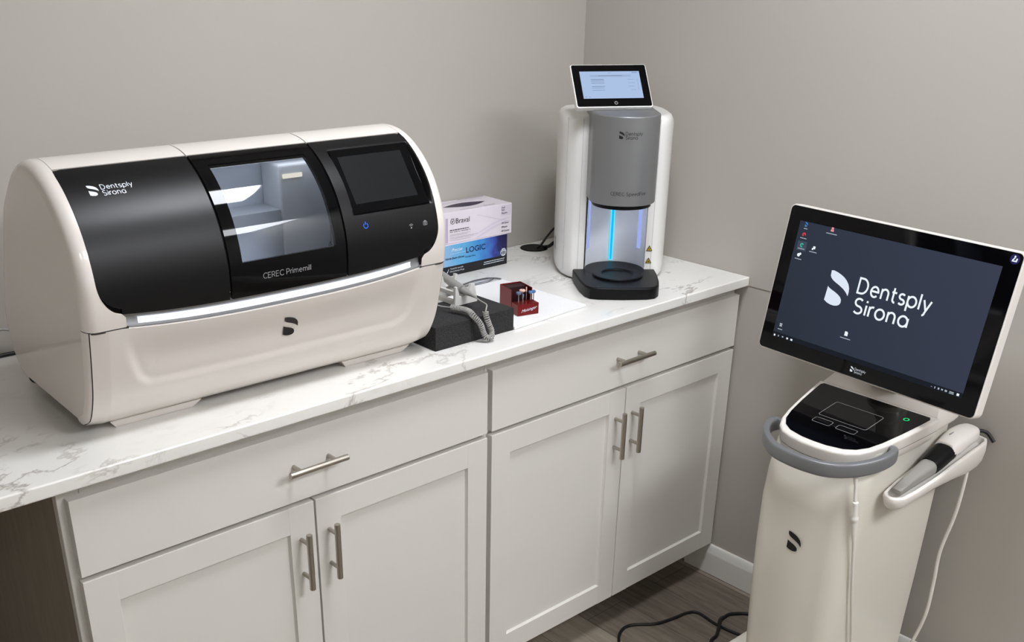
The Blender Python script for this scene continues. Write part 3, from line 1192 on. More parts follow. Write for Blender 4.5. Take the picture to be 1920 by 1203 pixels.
def oven_plan(d=0.0, recess=True):
    L_ = [(-.078, .062), (-.092, .0615), (-.104, .064), (-.113, .0715), (-.1245, .088), (-.1355, .115), (-.140, .15), (-.1405, .20), (-.138, .25), (-.128, .285), (-.105, .305)]
    R = [(-x + .001, y) for x, y in L_][::-1]
    left = [(x * (1 - d / .14), y + (d if y < .2 else -d)) for x, y in L_]
    right = [(x * (1 - d / .14), y + (d if y < .2 else -d)) for x, y in R]
    rec = [(x, y) for x, y in recess_pts()][1:-1]
    # clockwise from the left front inner corner: left side back, right side front, recess from right to left
    return left + right + (rec[::-1] if recess else [])


bm = BM()
rings = []
for z, d in ((.004, .006), (.012, .001), (.03, .0), (.385, .0), (.395, .0015), (.402, .005), (.406, .011), (.4075, .018)):
    rings.append([(x, y, z + (0.012 if False else 0)) for x, y in oven_plan(d)])
loft(bm, rings)
hs = obj('housing', bm, M['white_oven'], OV, 35)
# slim joint lines down the front corners
bm = BM()
for x, y in ((-.0935, .0608), (.0945, .0608)):
    box(bm, x - .0006, x + .0006, y, y + .002, .02, .40)
for x, y in ((-.1275, .0928),):
    box(bm, x - .0006, x + .0006, y - .0006, y + .002, .02, .40)
obj('joint_line', bm, M['oven_joint'], hs)
# lining of the firing bay
bm = BM()
loft(bm, [[(x * .985, y - .002, z) for x, y in recess_pts(24)] for z in (.030, .2300)], False, False, closed=False)
ln = obj('bay_lining', bm, M['oven_recess'], OV)
bm = BM()
box(bm, -.0028, .0068, .1355, .140, .033, .216, .001, 1)
lb = obj('light_bar', bm, M['led_cyan_edge'], ln)
lb['label'] = 'glowing cyan light bar'
bm = BM()
box(bm, -.0008, .0048, .1348, .136, .036, .214)
obj('light_bar_core', bm, M['led_cyan'], ln)
for ang in (152, 28):
    bm = BM()
    a = math.radians(ang)
    c = (.0015 + .0735 * math.cos(a), .060 + .0765 * math.sin(a))
    t = Vector((-math.sin(a), math.cos(a)))
    for sgn in (1,):
        p = [(c[0] + t.x * k, c[1] + t.y * k) for k in (-.0075, .0075)]
        v = [bm.verts.new((x, y, z)) for z in (.075, .215) for x, y in p]
        bm.faces.new((v[0], v[1], v[3], v[2]))
    obj('side_light', bm, M['led_side'], ln)
# silver firing chamber drum
P = [(.0 + .080 * math.sin(a), -.080 * math.cos(a)) for a in [PI / 2 * (-1 + 2 * i / 32) for i in range(33)]]
P = P + [(.0795, .128), (-.0795, .128)]
bm = BM()
prism(bm, P, .218, .4235, .0035, 3, .0015)
dm = obj('firing_drum', bm, M['silver'], OV, 40)
dm['label'] = 'silver firing drum'
bm = BM()
prism(bm, inset_poly(P, .009), .208, .2185)
obj('drum_base', bm, M['black_plastic'], dm)
bm = BM()
prism(bm, circle(.058, 32, 0, .01), .2065, .2078)  # added glowing disc facing down, brightens the bay lining
obj('bay_fill_light', bm, M['bay_fill'], dm)['label'] = 'added pale fill glow under the drum'
drum = lambda x, y: (.0803 * math.sin(x / .08), -.0803 * math.cos(x / .08), y)
bl = brand(.0168, .0072, .0150, .0086, -.0004, .0)
decal('brand_lettering', move(bl, -.0275, .3735), drum, M['ink_black'], dm)
tx = mono('CEREC SpeedFire', .0080, .11, 1.0)
decal('model_lettering', move(tx, -.0400, .2440, .97), drum, M['ink_black'], dm)
# base with turntable
P = [(-.105, .062), (-.104, .02), (-.099, -.045), (-.090, -.090), (-.080, -.107), (-.060, -.1135), (0, -.117), (.060, -.1135), (.080, -.105), (.092, -.085), (.1, -.040), (.105, .02), (.106, .062)]
bm = BM()
prism(bm, P[::1], .0005, .030, .005, 3, .0015)
prism(bm, circle(.0775, 40, .0015, .058), .026, .0302, .001, 1)
ob = obj('base_plate', bm, M['black_plastic'], OV, 40)
bm = BM()
lathe(bm, [(.0625, .030), (.0625, .034), (.061, .0355), (.044, .0358), (.042, .0352), (.040, .032), (.0385, .0315), (.0, .0315)][0:8], 48, (0.0015, 0, 0))
obj('turntable', bm, M['black_plastic'], ob, 40)
ic = merge(*[move(ring2d(r, r + .0014, 105, 255, 10), -.008, 0) for r in (.005, .0085, .012)], *[move(ring2d(r, r + .0014, -75, 75, 10), .010, 0) for r in (.005, .0085, .012)], rects([(-.006, .0075, -.0085, -.0055), (-.006, .0075, .0035, .006)]))
decal('hot_surface_icon', move(ic, .004, -.084), lambda x, y: (x, y * .8 - .017, .03025), M['ink_icon'], ob)
for zc in (.083, .0515):
    tri = [(-.0082, -.0065), (.0082, -.0065), (0, .0085)]
    o = decal('warning_sticker', move(polys2d([tri]), .0888, zc), lambda x, y: (x, .0605 - .0006, y), M['ink_black'], hs)
    wi = merge(polys2d([inset_poly(tri, .0017)]))
    decal('warning_triangle', move(wi, .0888, zc), lambda x, y: (x, .0603 - .0008, y), M['yellow'], hs)
    wv = merge(rects([(-.0026, .0026, -.0032, -.0022), (-.0018, -.001, -.0014, .0014), (-.0004, .0004, -.0014, .002), (.001, .0018, -.0014, .0014)]) if zc > .06 else rects([(-.0026, .0026, -.0034, -.0012), (-.001, .001, -.0008, .0012)]))
    decal('warning_symbol', move(wv, .0888, zc), lambda x, y: (x, .0601 - .0010, y), M['ink_black'], hs)
# rating plate on the flank
bm = BM()
box(bm, -.1415, -.1395, .165, .195, .055, .085, .0008, 1)
obj('socket_cover', bm, M['cable_grey'], hs)
# tablet on a tilting arm
TB = bpy.data.objects.new('touch_tablet', None)
TM = Matrix.Translation((-.031, .07, .474)) @ Matrix.Rotation(math.radians(10.6), 4, 'Z') @ Matrix.Rotation(math.radians(-40.4), 4, 'X')


def tbp(bm):
    bmesh.ops.transform(bm, matrix=TM, verts=bm.verts[:])
    return bm


bpy.data.objects.remove(TB)
tw, thh = .191, .118
bm = BM()
prism(bm, rrect(tw, thh, .006), -.003, .012, .003, 3, .002, f=lambda x, y, z: (x, z, y))
tbp(bm)
tb = obj('touch_tablet', bm, M['white_oven'], OV, 40)
bm = BM()
prism(bm, rrect(tw - .005, thh - .005, .004), -.0036, -.002, f=lambda x, y, z: (x, z, y))
tbp(bm)
obj('bezel', bm, M['black_gloss'], tb)['label'] = 'black glass bezel'
fl = lambda h: (lambda x, y: tuple(TM @ Vector((x, -.0036 - h, y))))
bm = BM()
prism(bm, [(-.075, -.035), (.075, -.035), (.075, .039), (-.075, .039)], -.0039, -.0035, f=lambda x, y, z: (x, z, y))
tbp(bm)
obj('display', bm, M['tablet_screen'], tb)['label'] = 'lit pale blue display'
decal('title_band', rects([(-.050, .052, .0235, .0288)]), fl(.0006), M['tab_band'], tb)
tl = [(-.050, -.017, .0155, .0172), (-.050, -.017, .0115, .0126), (-.050, -.017, .006, .0073), (-.024, -.018, .006, .0073), (-.050, -.017, -.0035, -.0022), (-.050, -.020, -.0075, -.0065), (-.050, -.018, -.0135, -.0125), (-.030, .03, .026, .0272)]
decal('menu_lines', rects(tl), fl(.0008), M['scr_line'], tb)
for nm, tl in (('menu_values', [(.042, .058, .0155, .0165), (.042, .060, .0060, .0070), (.042, .058, -.0035, -.0025), (.048, .060, -.0130, -.012)]), ('clock', [(-.005, .003, .0335, .0348)]), ('status_symbol', [(.056, .070, .0335, .036)]), ('scroll_bar', [(.066, .0668, -.015, .018)]), ('corner_symbol', [(-.072, -.066, -.032, -.030), (-.062, -.058, -.032, -.030)])):
    decal(nm, rects(tl), fl(.0008), M['scr_line_pale'], tb)
pw = merge(ring2d(.0032, .0044, 0, 360, 24), rects([(-.0005, .0005, .0004, .0026)]))
decal('power_button', move(pw, .0035, -.0475), fl(.0004), M['cable_grey'], tb)
bm = BM()
prism(bm, rrect(.070, .05, .012, 5, -.031, .125), .400, .418, .004)
prism(bm, rrect(.060, .03, .010, 5, -.033, .115), .415, .450, .003)
obj('tablet_mount', bm, M['white_oven'], OV)

# ================================================================== GROMMET AND CORDS
gm = thing('cable_grommet', 'round black cable grommet set in the worktop beside the back wall', 'cable grommet', (-.2325, -.0585, .914))
bm = BM()
lathe(bm, [(.0395, .0002), (.0395, .002), (.038, .0032), (.034, .0035), (.0335, .0028)], 48)
obj('rim', bm, M['black_plastic'], gm)
bm = BM()
lathe(bm, [(.0336, .0004), (.0336, .0024), (.0, .0024)], 40)
obj('cap', bm, M['black_rubber'], gm)
for k, (pts, lab, r) in enumerate((([(-.230, -.070, .9172), (-.236, -.090, .930), (-.222, -.098, .953), (-.196, -.112, .984), (-.160, -.135, 1.01)], 'thin black cord rising from the grommet behind the oven', .0030),
                                   ([(-.212, -.080, .9192), (-.212, -.100, .926), (-.200, -.110, .938), (-.178, -.121, .947), (-.140, -.145, .955)], 'thick black cord curving low from the grommet behind the oven', .0048))):
    bm = BM()
    tube(bm, spline(pts, 8), r, 10)
    tag(obj('power_cord', bm, M['black_rubber']), lab, 'cord', 'cords of the firing oven')

bm = BM()
tube(bm, spline([(-2.05, -.035, .9175), (-1.85, -.03, .945), (-1.74, -.03, .975), (-1.70, -.03, .979), (-1.66, -.035, .97), (-1.6, -.05, .95)], 8), .0028, 10)
tag(obj('cable', bm, M['cable_grey']), 'thin grey cable running behind the left end of the milling machine', 'cable')
bm = BM()
tube(bm, spline([(-2.2, -.02, .9185), (-1.9, -.015, .9185), (-1.7, -.014, .9185), (-1.5, -.02, .9185)], 8), .0042, 10)
tag(obj('power_cord', bm, M['black_rubber']), 'black cord lying along the back wall behind the milling machine', 'cord')

# ================================================================== GLOVE BOXES
GB = thing('glove_box', 'blue and black glove carton under the white one, beside the back wall', 'glove box', (-.405, -.131, .914), 0, 'stacked glove cartons')
W_, D_, H_ = .24, .118, .082
bm = BM()
box(bm, -W_, 0, 0, D_, .0006, H_, .0008, 1)
obj('carton', bm, M['box_white'], GB)
ft = lambda h: (lambda x, y: (x, -.0003 - h, y))
bm = BM(); box(bm, -W_, -.0006, -.0004, .0, .0225, H_ - .0004)
obj('front_print', bm, M['box_blue'], GB)['label'] = 'blue printed front'
decal('lower_band', polys2d([[(-W_, .0008), (-.0006, .0008), (-.0006, .0255), (-.02, .0252), (-W_, .0265)][::1]]), ft(.0004), M['box_black'], GB)
decal('product_lettering', move(text2d('LOGIC', .0205, 'LEFT', 0, 1.12, .0003), -.1475, .0535), ft(.0007), M['navy'], GB)
decal('script_lettering', merge(move(text2d('Precise', .0125, 'LEFT', .38), -.1960, .0635), rects([(-.200, -.145, .0580, .0585)])), ft(.0007), M['ink_white'], GB)
decal('small_lettering', merge(move(text2d('Nitrile Exam Gloves', .0078, 'RIGHT', .3, 1.0, .00012), -.1530, .0440), move(text2d('Powder-Free', .0068, 'LEFT', .3), -.1500, .0405)), ft(.0007), M['navy'], GB)
decal('seal', polys2d([circle(.0105, 28, -.0145, .0345)]), ft(.0010), M['ink_white'], GB)
decal('seal_figures', rects([(-.0225, -.0198, .0385, .042), (-.0165, -.0138, .040, .0435), (-.0105, -.0078, .0385, .042), (-.0228, -.0192, .0285, .037), (-.0170, -.0134, .0275, .0385), (-.0110, -.0074, .0285, .037)]), ft(.0013), M['ink_black'], GB)
decal('band_lettering', merge(move(text2d('Tested for use with', .0056, 'LEFT', .1), -.2005, .0175), move(text2d('Chemotherapy Drugs', .0056, 'LEFT', .1), -.2020, .0105)), ft(.0008), M['ink_white'], GB)
decal('note_lettering', merge(fine_line(-.0835, -.010, .0165, .0017), fine_line(-.0850, -.012, .0112, .0017)), ft(.0008), M['ink_white'], GB)
decal('check_mark', polys2d([[(-.2115, .012), (-.2095, .009), (-.2045, .0195), (-.2060, .0195), (-.2094, .0125), (-.2104, .0135)]]), ft(.0008), M['ink_white'], GB)

BB = thing('glove_box', 'white and lilac glove carton stacked on top of the blue one', 'glove box', (-.390, -.131, .9965), math.radians(-2.6), 'stacked glove cartons')
W2, D2, H2 = .240, .118, .080
bm = BM()
box(bm, -W2, 0, 0, D2, .0, H2, .0009, 1)
obj('carton', bm, M['box_white'], BB)
decal('side_stripe', rects([(-.2215, -.2135, .003, H2 - .014)]), ft(.0002), M['lilac'], BB)
sw = []
for k, (a0, b0, c0, wd) in enumerate(((.062, .047, .030, .004), (.012, .030, .044, .006), (.002, .016, .036, .008))):
    up = [(-.12 + .118 * i / 14, a0 + (c0 - a0) * (i / 14) ** 1.5 + (b0 - a0) * math.sin(PI * i / 14) * .4) for i in range(15)]
    V = up + [(x, y + wd * math.sin(PI * min(1, .15 + .85 * i / 14))) for i, (x, y) in enumerate(up)]
    sw.append((V, [(i, i + 1, 16 + i, 15 + i) for i in range(14)]))
sw.append(rects([(-.037, -.0005, .050, H2 - .003)]))
decal('swirl_print', merge(*sw), ft(.0002), M['lilac_pale'], BB)
chk = merge(ring2d(.0058, .0072, 55, 385, 24), polys2d([[(-.0035, .0008), (-.0008, -.0042), (.0068, .0085), (-.0006, -.0005), (-.0022, .0018)]]))
decal('product_lettering', merge(move(text2d('Braval', .0190, 'LEFT', 0, 1.0), -.1895, .0500), move(chk, -.1985, .0565)), ft(.0005), M['ink_black'], BB)
tl = [('Small', -.0365, .0690), ('Petit', -.0365, .0625), ('Pequeño', -.0365, .0545)]
for a, x, y in tl:
    decal('size_lettering', move(text2d(a, .0068, 'LEFT', 0, .85, .00008), x, y), ft(.0005), M['ink_black'], BB)
for a, y in (('200 Gloves', .0280), ('200 gants', .0175), ('200 Guantes', .0070)):
    decal('count_lettering', move(text2d(a, .0066, 'LEFT', .15, .82, .00008), -.0365, y), ft(.0005), M['ink_black'], BB)
decal('description_lettering', move(text2d('Nitrile · Powder Free · Textured Finger Tip', .0042, 'LEFT', 0, .9, .00006), -.2080, .0280), ft(.0005), M['ink_black'], BB)
decal('fine_lettering', fine_line(-.2080, -.146, .0330, .0022), ft(.0005), M['ink_black'], BB)
decal('fine_print', rects([(-.208, -.140, .0225, .0232), (-.208, -.150, .0195, .0202), (-.208, -.118, .0145, .0152), (-.208, -.130, .0115, .0122), (-.208, -.140, .0070, .0077)]), ft(.0005), M['ink_grey'], BB)
op = [(-.185 + .14 * (i / 16), .058 + .018 * math.sin(PI * i / 16)) for i in range(17)] + [(-.045 - .14 * (i / 16), .058 - .024 * math.sin(PI * i / 16)) for i in range(1, 16)]
decal('dispensing_slot', polys2d([op]), lambda x, y: (x, y, H2 + .0005), M['purple_dark'], BB)['label'] = 'dark oval opening'
decal('top_print', merge(rects([(-.205, -.03, .092, .0935), (-.1, -.01, .108, .112)]), move(text2d('Braval', .013, 'LEFT', 0, 1.2), -.085, .012), fine_line(-.165, -.095, .011, .0022)), lambda x, y: (x, y, H2 + .0005), M['ink_grey'], BB)

# ================================================================== FOAM BLOCK, PAD, CRADLE, HANDPIECE
bm = BM()
box(bm, -.996, -.774, -.555, -.420, .9142, .9655, .0012, 2)
box(bm, -.9962, -.7738, -.5552, -.4198, .9496, .9508)
tag(obj('foam_block', bm, M['foam_black']), 'charcoal foam block beside the milling machine on the worktop', 'foam block')

bm = BM()
P = [(-.7725, -.557), (-.66, -.549), (-.600, -.543), (-.526, -.541), (-.528, -.47), (-.531, -.36), (-.534, -.255), (-.64, -.257), (-.7725, -.262)]
prism(bm, P, .9143, .9212, .0015, 2)
tag(obj('foam_pad', bm, M['foam_white']), 'thin white foam pad lying under the red case', 'foam pad')

CR = thing('handpiece_cradle', 'white plastic cradle standing on the charcoal foam block', 'cradle', (-.838, -.43, .966))
for y, P in ((-.038, [(-.032, 0), (.034, 0), (.025, .042), (.015, .044), (.0055, .0205), (-.0185, .0205), (-.025, .043), (-.030, .042)]),
             (.030, [(-.034, 0), (.034, 0), (.033, .048), (.026, .050), (.0215, .022), (-.0035, .022), (-.010, .050), (-.030, .054), (-.034, .053)])):
    bm = BM()
    prism(bm, P, y, y + .008, .0012, 2, f=lambda x, yy, z: (x, z, yy))
    obj('upright', bm, M['cradle'], CR)
for a, b_, c, d in ((-.030, -.022, .0004, .012), (.024, .032, .0004, .012), (-.030, -.024, .022, .032)):
    bm = BM()
    box(bm, a, b_, -.034, .036, c, d, .001, 1)
    obj('rail', bm, M['cradle'], CR)

HP = thing('dental_handpiece', 'grey handpiece with coiled cord resting in the white cradle', 'handpiece', (-.845, -.44, 1.005))
hl = Vector((-.845, -.44, 1.005))
bm = BM()
pts = [Vector(p) - hl for p in ((-.811, -.335, 1.0035), (-.819, -.37, 1.002), (-.828, -.402, 1.0005), (-.839, -.445, .9990), (-.8435, -.463, .998))]
tube(bm, spline(pts, 5), .0098, 18, rs=[1.0] * 21)
obj('barrel', bm, M['handpiece'], HP)
bm = BM()
a, b = Vector((-.8437, -.464, .998)) - hl, Vector((-.846, -.508, .993)) - hl
tube(bm, [a.lerp(b, k) for k in (0, .04, .1, .3, .6, .85, 1)], .0078, 16, rs=[1.12, 1.15, 1.0, .95, .62, .45, .32])
obj('strain_relief', bm, M['handpiece'], HP)
path = spline([Vector(p) - hl for p in ((-.904, -.497, .9785), (-.897, -.518, .9785), (-.893, -.540, .978), (-.898, -.562, .9740), (-.889, -.5735, .9580), (-.883, -.5760, .940), (-.878, -.580, .9275), (-.868, -.584, .9245), (-.860, -.578, .934), (-.866, -.577, .950), (-.870, -.573, .966), (-.866, -.5645, .978))], 40)
fr_ = frames(path)
hel = []
Ltot = 0.0
for i, (p, (t, n_, b_)) in enumerate(zip(path, fr_)):
    if i:
        Ltot += (p - path[i - 1]).length
    a = 2 * PI * Ltot / .0040
    hel.append((p, n_, b_, a))
hp_pts = []
for i in range(len(hel) - 1):
    p, n_, b_, a = hel[i]
    p2, n2, b2, a2 = hel[i + 1]
    steps = max(2, int((a2 - a) / .45))
    for k in range(steps):
        f = k / steps
        aa = a + (a2 - a) * f
        hp_pts.append(p.lerp(p2, f) + (n_.lerp(n2, f) * math.cos(aa) + b_.lerp(b2, f) * math.sin(aa)) * .0055)
bm = BM()
tube(bm, hp_pts, .0013, 6)
tube(bm, spline([Vector(p) - hl for p in ((-.846, -.507, .993), (-.8455, -.525, .988), (-.849, -.548, .986), (-.860, -.560, .983), (-.866, -.5645, .978))], 6), .0015, 8)
tube(bm, spline([Vector(p) - hl for p in ((-.93, -.440, .985), (-.915, -.465, .977), (-.9085, -.485, .977), (-.904, -.497, .9785))], 6), .0015, 8)
obj('coiled_cord', bm, M['cable_grey'], HP)

# tweezers
bm = BM()
tube(bm, spline([(-.655, -.235, .921), (-.61, -.228, .923), (-.565, -.229, .922), (-.548, -.240, .922), (-.541, -.258, .9225)], 8), .0030, 8, r2=.0012)
tube(bm, spline([(-.655, -.240, .921), (-.61, -.254, .9235), (-.575, -.250, .9225), (-.555, -.242, .922)], 8), .0030, 8, r2=.0012)
tag(obj('tweezers', bm, M['steel']), 'steel tweezers with bent tips lying behind the foam block', 'tweezers')

# ================================================================== RED CASE WITH POLISHERS
RC = thing('polisher_case', 'small open red metal case standing on the white foam pad', 'case', (-.690, -.514, .9213), math.radians(-14))
bm = BM()
box(bm, -.0275, .0275, 0, .030, .0003, .0265, .0012, 2)
rb = obj('block', bm, M['red_metal'], RC)
decal('script_lettering', move(text2d('Meisinger', .0098, 'CENTER', .45, 1.05), .001, .0105), lambda x, y: (x, -.0003, y + x * .16), M['ink_white'], rb)
bm = BM()
t = .0022
y0, y1, zb, zt = .0315, .088, .0003, .0540
box(bm, -.0275, -.0275 + t, y0, y1, zb, zt, .0006, 1)
box(bm, .0275 - t, .0275, y0, y1, zb, zt, .0006, 1)
box(bm, -.0275, .0275, y1 - t, y1, zb, zt, .0006, 1)
box(bm, -.0275, .0275, y0, y1, zb, zb + t, .0006, 1)
ld = obj('lid', bm, M['red_metal'], RC)
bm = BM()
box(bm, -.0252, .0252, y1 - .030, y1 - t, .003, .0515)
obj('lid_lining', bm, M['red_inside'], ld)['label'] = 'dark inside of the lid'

POL = [(-.0200, .011, 'disc_blue', .0062, .0050, .0225, 'blue-grey disc polisher at the left front of the red case'),
       (-.0060, .019, 'disc_pink', .0070, .0042, .0250, 'pink disc polisher in the red case, widest of the set'),
       (-.0110, .007, 'disc_blue', .0022, .0075, .0150, 'slim blue-grey polisher between the pink and blue-grey discs'),
       (.0050, .020, 'disc_pink', .0014, .0110, .0230, 'slim pale pointed polisher right of the pink disc'),
       (.0130, .015, 'disc_sky', .0045, .0055, .0195, 'blue polisher on the left of the two at the right end of the case'),
       (.0215, .015, 'disc_sky', .0045, .0055, .0200, 'blue polisher at the far right end of the red case')]
rcm = Matrix.Translation((-.690, -.514, .9213)) @ Matrix.Rotation(math.radians(-14), 4, 'Z')
for x, y, mk, r, h, zs, lab in POL:
    p = rcm @ Vector((x, y, .0266))
    t = thing('polisher', lab, 'polisher', tuple(p), 0, 'polishers in the red case')
    bm = BM(); cyl(bm, (0, 0, 0), (0, 0, zs), .0011, 10)
    obj('shank', bm, M['steel'], t)
    bm = BM(); lathe(bm, [(r * .5, zs - .0012), (r * .9, zs), (r, zs + h * .35), (r, zs + h * .8), (r * .85, zs + h)], 24)
    obj('head', bm, M[mk], t)
    if r > .004:
        bm = BM(); lathe(bm, [(.0016, zs + h - .0002), (.0016, zs + h + .0006), (.0009, zs + h + .0010)], 12)
        obj('screw', bm, M['steel'], t)

# ================================================================== SCANNER CART
CT = thing('scanner_cart', 'white rolling scanner cart with a large tilted monitor, against the right wall', 'scanner cart', (-.25, -1.131, 0), math.radians(-91))


def cart_plan(hx, yf, yb, rf, rb, bulge=.010, n=8):
    """Clockwise-free (ccw) plan: x right, y back; front at yf."""
    P = []
    for k in range(n + 1):
        a = PI + PI / 2 * k / n
        P.append((-hx + rf + rf * math.cos(a), yf + rf + rf * math.sin(a)))
    m_ = 8
    for k in range(1, m_):
        u = k / m_
        P.append((-hx + rf + (2 * hx - 2 * rf) * u, yf - bulge * math.sin(PI * u)))
    for k in range(n + 1):
        a = 1.5 * PI + PI / 2 * k / n
        P.append((hx - rf + rf * math.cos(a), yf + rf + rf * math.sin(a)))
    for k in range(n + 1):
        a = PI / 2 * k / n
        P.append((hx - rb + rb * math.cos(a), yb - rb + rb * math.sin(a)))
    for k in range(n + 1):
        a = PI / 2 + PI / 2 * k / n
        P.append((-hx + rb + rb * math.cos(a), yb - rb + rb * math.sin(a)))
    return P


bm = BM()
rings = []
for z, hx, yf in ((.105, .106, -.188), (.112, .1095, -.196), (.20, .112, -.200), (.32, .116, -.202), (.45, .119, -.202), (.57, .121, -.198), (.64, .120, -.190), (.675, .119, -.180), (.70, .119, -.172), (.735, .119, -.160)):
    rings.append([(x, y, z) for x, y in cart_plan(hx, yf, .185, .055, .02)])
loft(bm, rings)
body = obj('body', bm, M['white_cart'], CT, 40)
# shallow raised flank that carries the cable
lf = lambda x, y: (x, -.2126 - .0 * y, y)
mk = move(mark(.0450), -.0100, .4865)
decal('logo_mark', mk, lambda x, y: (x, -.2122 + .0008 * (y < 0), y), M['ink_black'], body)['label'] = 'black two-leaf mark'

# head with slanted top
ztop = lambda y: .775 + .136 * (y - .05)
RIM = [(-.148, .06), (-.143, .02), (-.134, -.04), (-.123, -.10), (-.112, -.140), (-.098, -.167), (-.078, -.186), (-.05, -.196), (-.02, -.2005), (0, -.201), (.02, -.2005), (.05, -.196), (.078, -.186), (.098, -.167), (.112, -.140), (.123, -.10), (.134, -.04), (.143, .02), (.148, .06)]
bm = BM()
rings = []
for f, d in ((-.062, .020), (-.050, .008), (-.034, .004), (-.012, .0015), (-.006, .0), (-.003, .0008), (-.001, .0025), (.0, .005)):
    rings.append([(x, y, ztop(y) + f) for x, y in inset_poly(RIM, d)])
loft(bm, rings)
# back block that carries the monitor
rings = []
for z, d in ((.728, .012), (.74, .004), (.775, 0.0)):
    rings.append([(x, y, z) for x, y in [(-.134 + d, .185), (-.140 + d, .06), (.140 - d, .06), (.134 - d, .185)]])
rings.append([(x, y, z) for x, y, z in [(-.118, .182, .806), (-.122, .100, .806), (.122, .100, .806), (.118, .182, .806)]])
loft(bm, rings)
hd = obj('console_top', bm, M['white_satin'], CT, 38)
bm = BM()
loft(bm, [[(x, y, ztop(y) - .0295) for x, y in inset_poly(RIM, .0030)], [(x, y, ztop(y) - .0283) for x, y in inset_poly(RIM, .0028)]], False, False)
obj('joint_line', bm, M['seam'], hd)
# black touch panel
PAN = [(-.130, .048), (-.1345, .040), (-.131, .01), (-.122, -.05), (-.1115, -.105), (-.101, -.140), (-.086, -.162), (-.064, -.1765), (-.03, -.1845), (0, -.186), (.03, -.1845), (.064, -.1765), (.086, -.162), (.101, -.140), (.1115, -.105), (.122, -.05), (.131, .01), (.1345, .040), (.130, .048)]
bm = BM()
loft(bm, [[(x, y, ztop(y) - .001) for x, y in PAN], [(x, y, ztop(y) + .0012) for x, y in PAN]])
tp = obj('touch_panel', bm, M['black_gloss'], CT)
tp['label'] = 'glossy black touch panel'
pz = lambda x, y: (x, y, ztop(y) + .0015)
decal('touchpad_outline', merge(outline2d(rrect(.117, .073, .006, 4, .0, -.0475), .0009), outline2d(rrect(.044, .021, .005, 4, -.0320, -.1055), .0009), outline2d(rrect(.046, .019, .005, 4, .0265, -.1055), .0009)), pz, M['ink_grey'], tp)
decal('power_ring', move(ring2d(.0042, .0066, 0, 360, 28), .097, .010), pz, M['led_green'], tp)['label'] = 'lit green power ring'
# handle
hpth = spline([(-.120, -.112, .7195), (-.1355, -.120, .7195), (-.1385, -.142, .7185), (-.126, -.172, .7165), (-.102, -.202, .7155), (-.062, -.2295, .714), (-.02, -.2385, .7135), (.025, -.2385, .7135), (.066, -.2275, .714), (.100, -.200, .717), (.124, -.165, .7225), (.1375, -.130, .7295), (.138, -.102, .7355), (.124, -.090, .738)], 8)
bm = BM()
rings = []
for i, p in enumerate(hpth):
    a = hpth[max(i - 1, 0)]; b = hpth[min(i + 1, len(hpth) - 1)]
    tdir = (b - a).normalized()
    side = Vector((tdir.y, -tdir.x, 0)).normalized()
    upv = side.cross(tdir).normalized()
    if upv.z < 0:
        upv = -upv
    k = min(i, len(hpth) - 1 - i)
    sc_ = min(1.0, .72 + .28 * k / 10)
    ring = []
    for j in range(16):
        an = 2 * PI * j / 16
        cx_, sy_ = math.cos(an), math.sin(an)
        ring.append(tuple(p + side * (.0085 * math.copysign(abs(cx_) ** .55, cx_)) + upv * (.0165 * sc_ * math.copysign(abs(sy_) ** .55, sy_))))
    rings.append(ring)
loft(bm, rings)
obj('handle', bm, M['grey_handle'], CT, 45)['label'] = 'grey wraparound push handle'
# base plate with castors
bm = BM()
prism(bm, rrect(.37, .44, .05, 6, 0, -.03), .062, .104, .012, 3, .004)
obj('base_plate', bm, M['white_cart'], CT)
for x, y in ((-.155, -.20), (.155, -.20), (-.155, .14), (.155, .14)):
    bm = BM()
    cyl(bm, (x - .012, y, .0305), (x + .012, y, .0305), .030, 24, .004)
    box(bm, x - .016, x + .016, y - .012, y + .012, .045, .064, .003, 2)
    obj('castor', bm, M['black_plastic'], CT)
# monitor, on a neck
MM = CT.matrix_basis.copy()
mon_w = Matrix.Translation((-.2374, -1.1144, 1.0008)) @ Matrix.Rotation(-1.6591, 4, 'Z') @ Matrix.Rotation(-.1772, 4, 'X')
CTm = Matrix.Translation((-.25, -1.131, 0)) @ Matrix.Rotation(math.radians(-91), 4, 'Z')
MN = CTm.inverted() @ mon_w


def mp_(x, y, h=0.0):
    return tuple(MN @ Vector((x, -h, y)))


bm = BM()
prism(bm, rrect(.5485, .3365, .013, 6, .0012, -.001), -.0005, .030, .006, 3, .0025, f=lambda x, y, z: (x, z, y))
bmesh.ops.transform(bm, matrix=MN, verts=bm.verts[:])
mo = obj('monitor', bm, M['white_satin'], CT, 40)
mo['label'] = 'white-backed widescreen monitor'
bm = BM()
prism(bm, rrect(.5420, .3300, .010, 6, .0012, -.001), -.0016, .0002, f=lambda x, y, z: (x, z, y))
bmesh.ops.transform(bm, matrix=MN, verts=bm.verts[:])
obj('bezel', bm, M['black_gloss'], mo)['label'] = 'black glass bezel'
bm = BM()
v = [bm.verts.new((x, -.0019, y)) for x, y in ((-.2385, -.1345), (.2385, -.1345), (.2385, .1338), (-.2385, .1338))]
bm.faces.new(v)
sd = obj('display', bm, M['desktop'], mo, 0)
sd.matrix_basis = MN
sd['label'] = 'lit slate blue desktop display'
dl = lambda h: (lambda x, y: mp_(x, y, .0019 + h))
decal('taskbar', rects([(-.2385, .2385, -.1345, -.1235)]), dl(.0002), M['scr_bar'], mo)
decal('desktop_logo', move(mark(.0735), -.1272, -.0282, 1.0), dl(.0004), M['scr_logo'], mo)
a = mono('Dentsply', .0318, .132, 1.0)
b = mono('Sirona', .0318, .132, 1.0)
wa = max(x for x, y in a[0]); wb = max(x for x, y in b[0])
decal('desktop_lettering', merge(move(a, -.0535, .0126, .1758 / wa, 1.0), move(b, -.0520, -.0305, .1345 / wb, 1.0)), dl(.0004), M['scr_white'], mo)


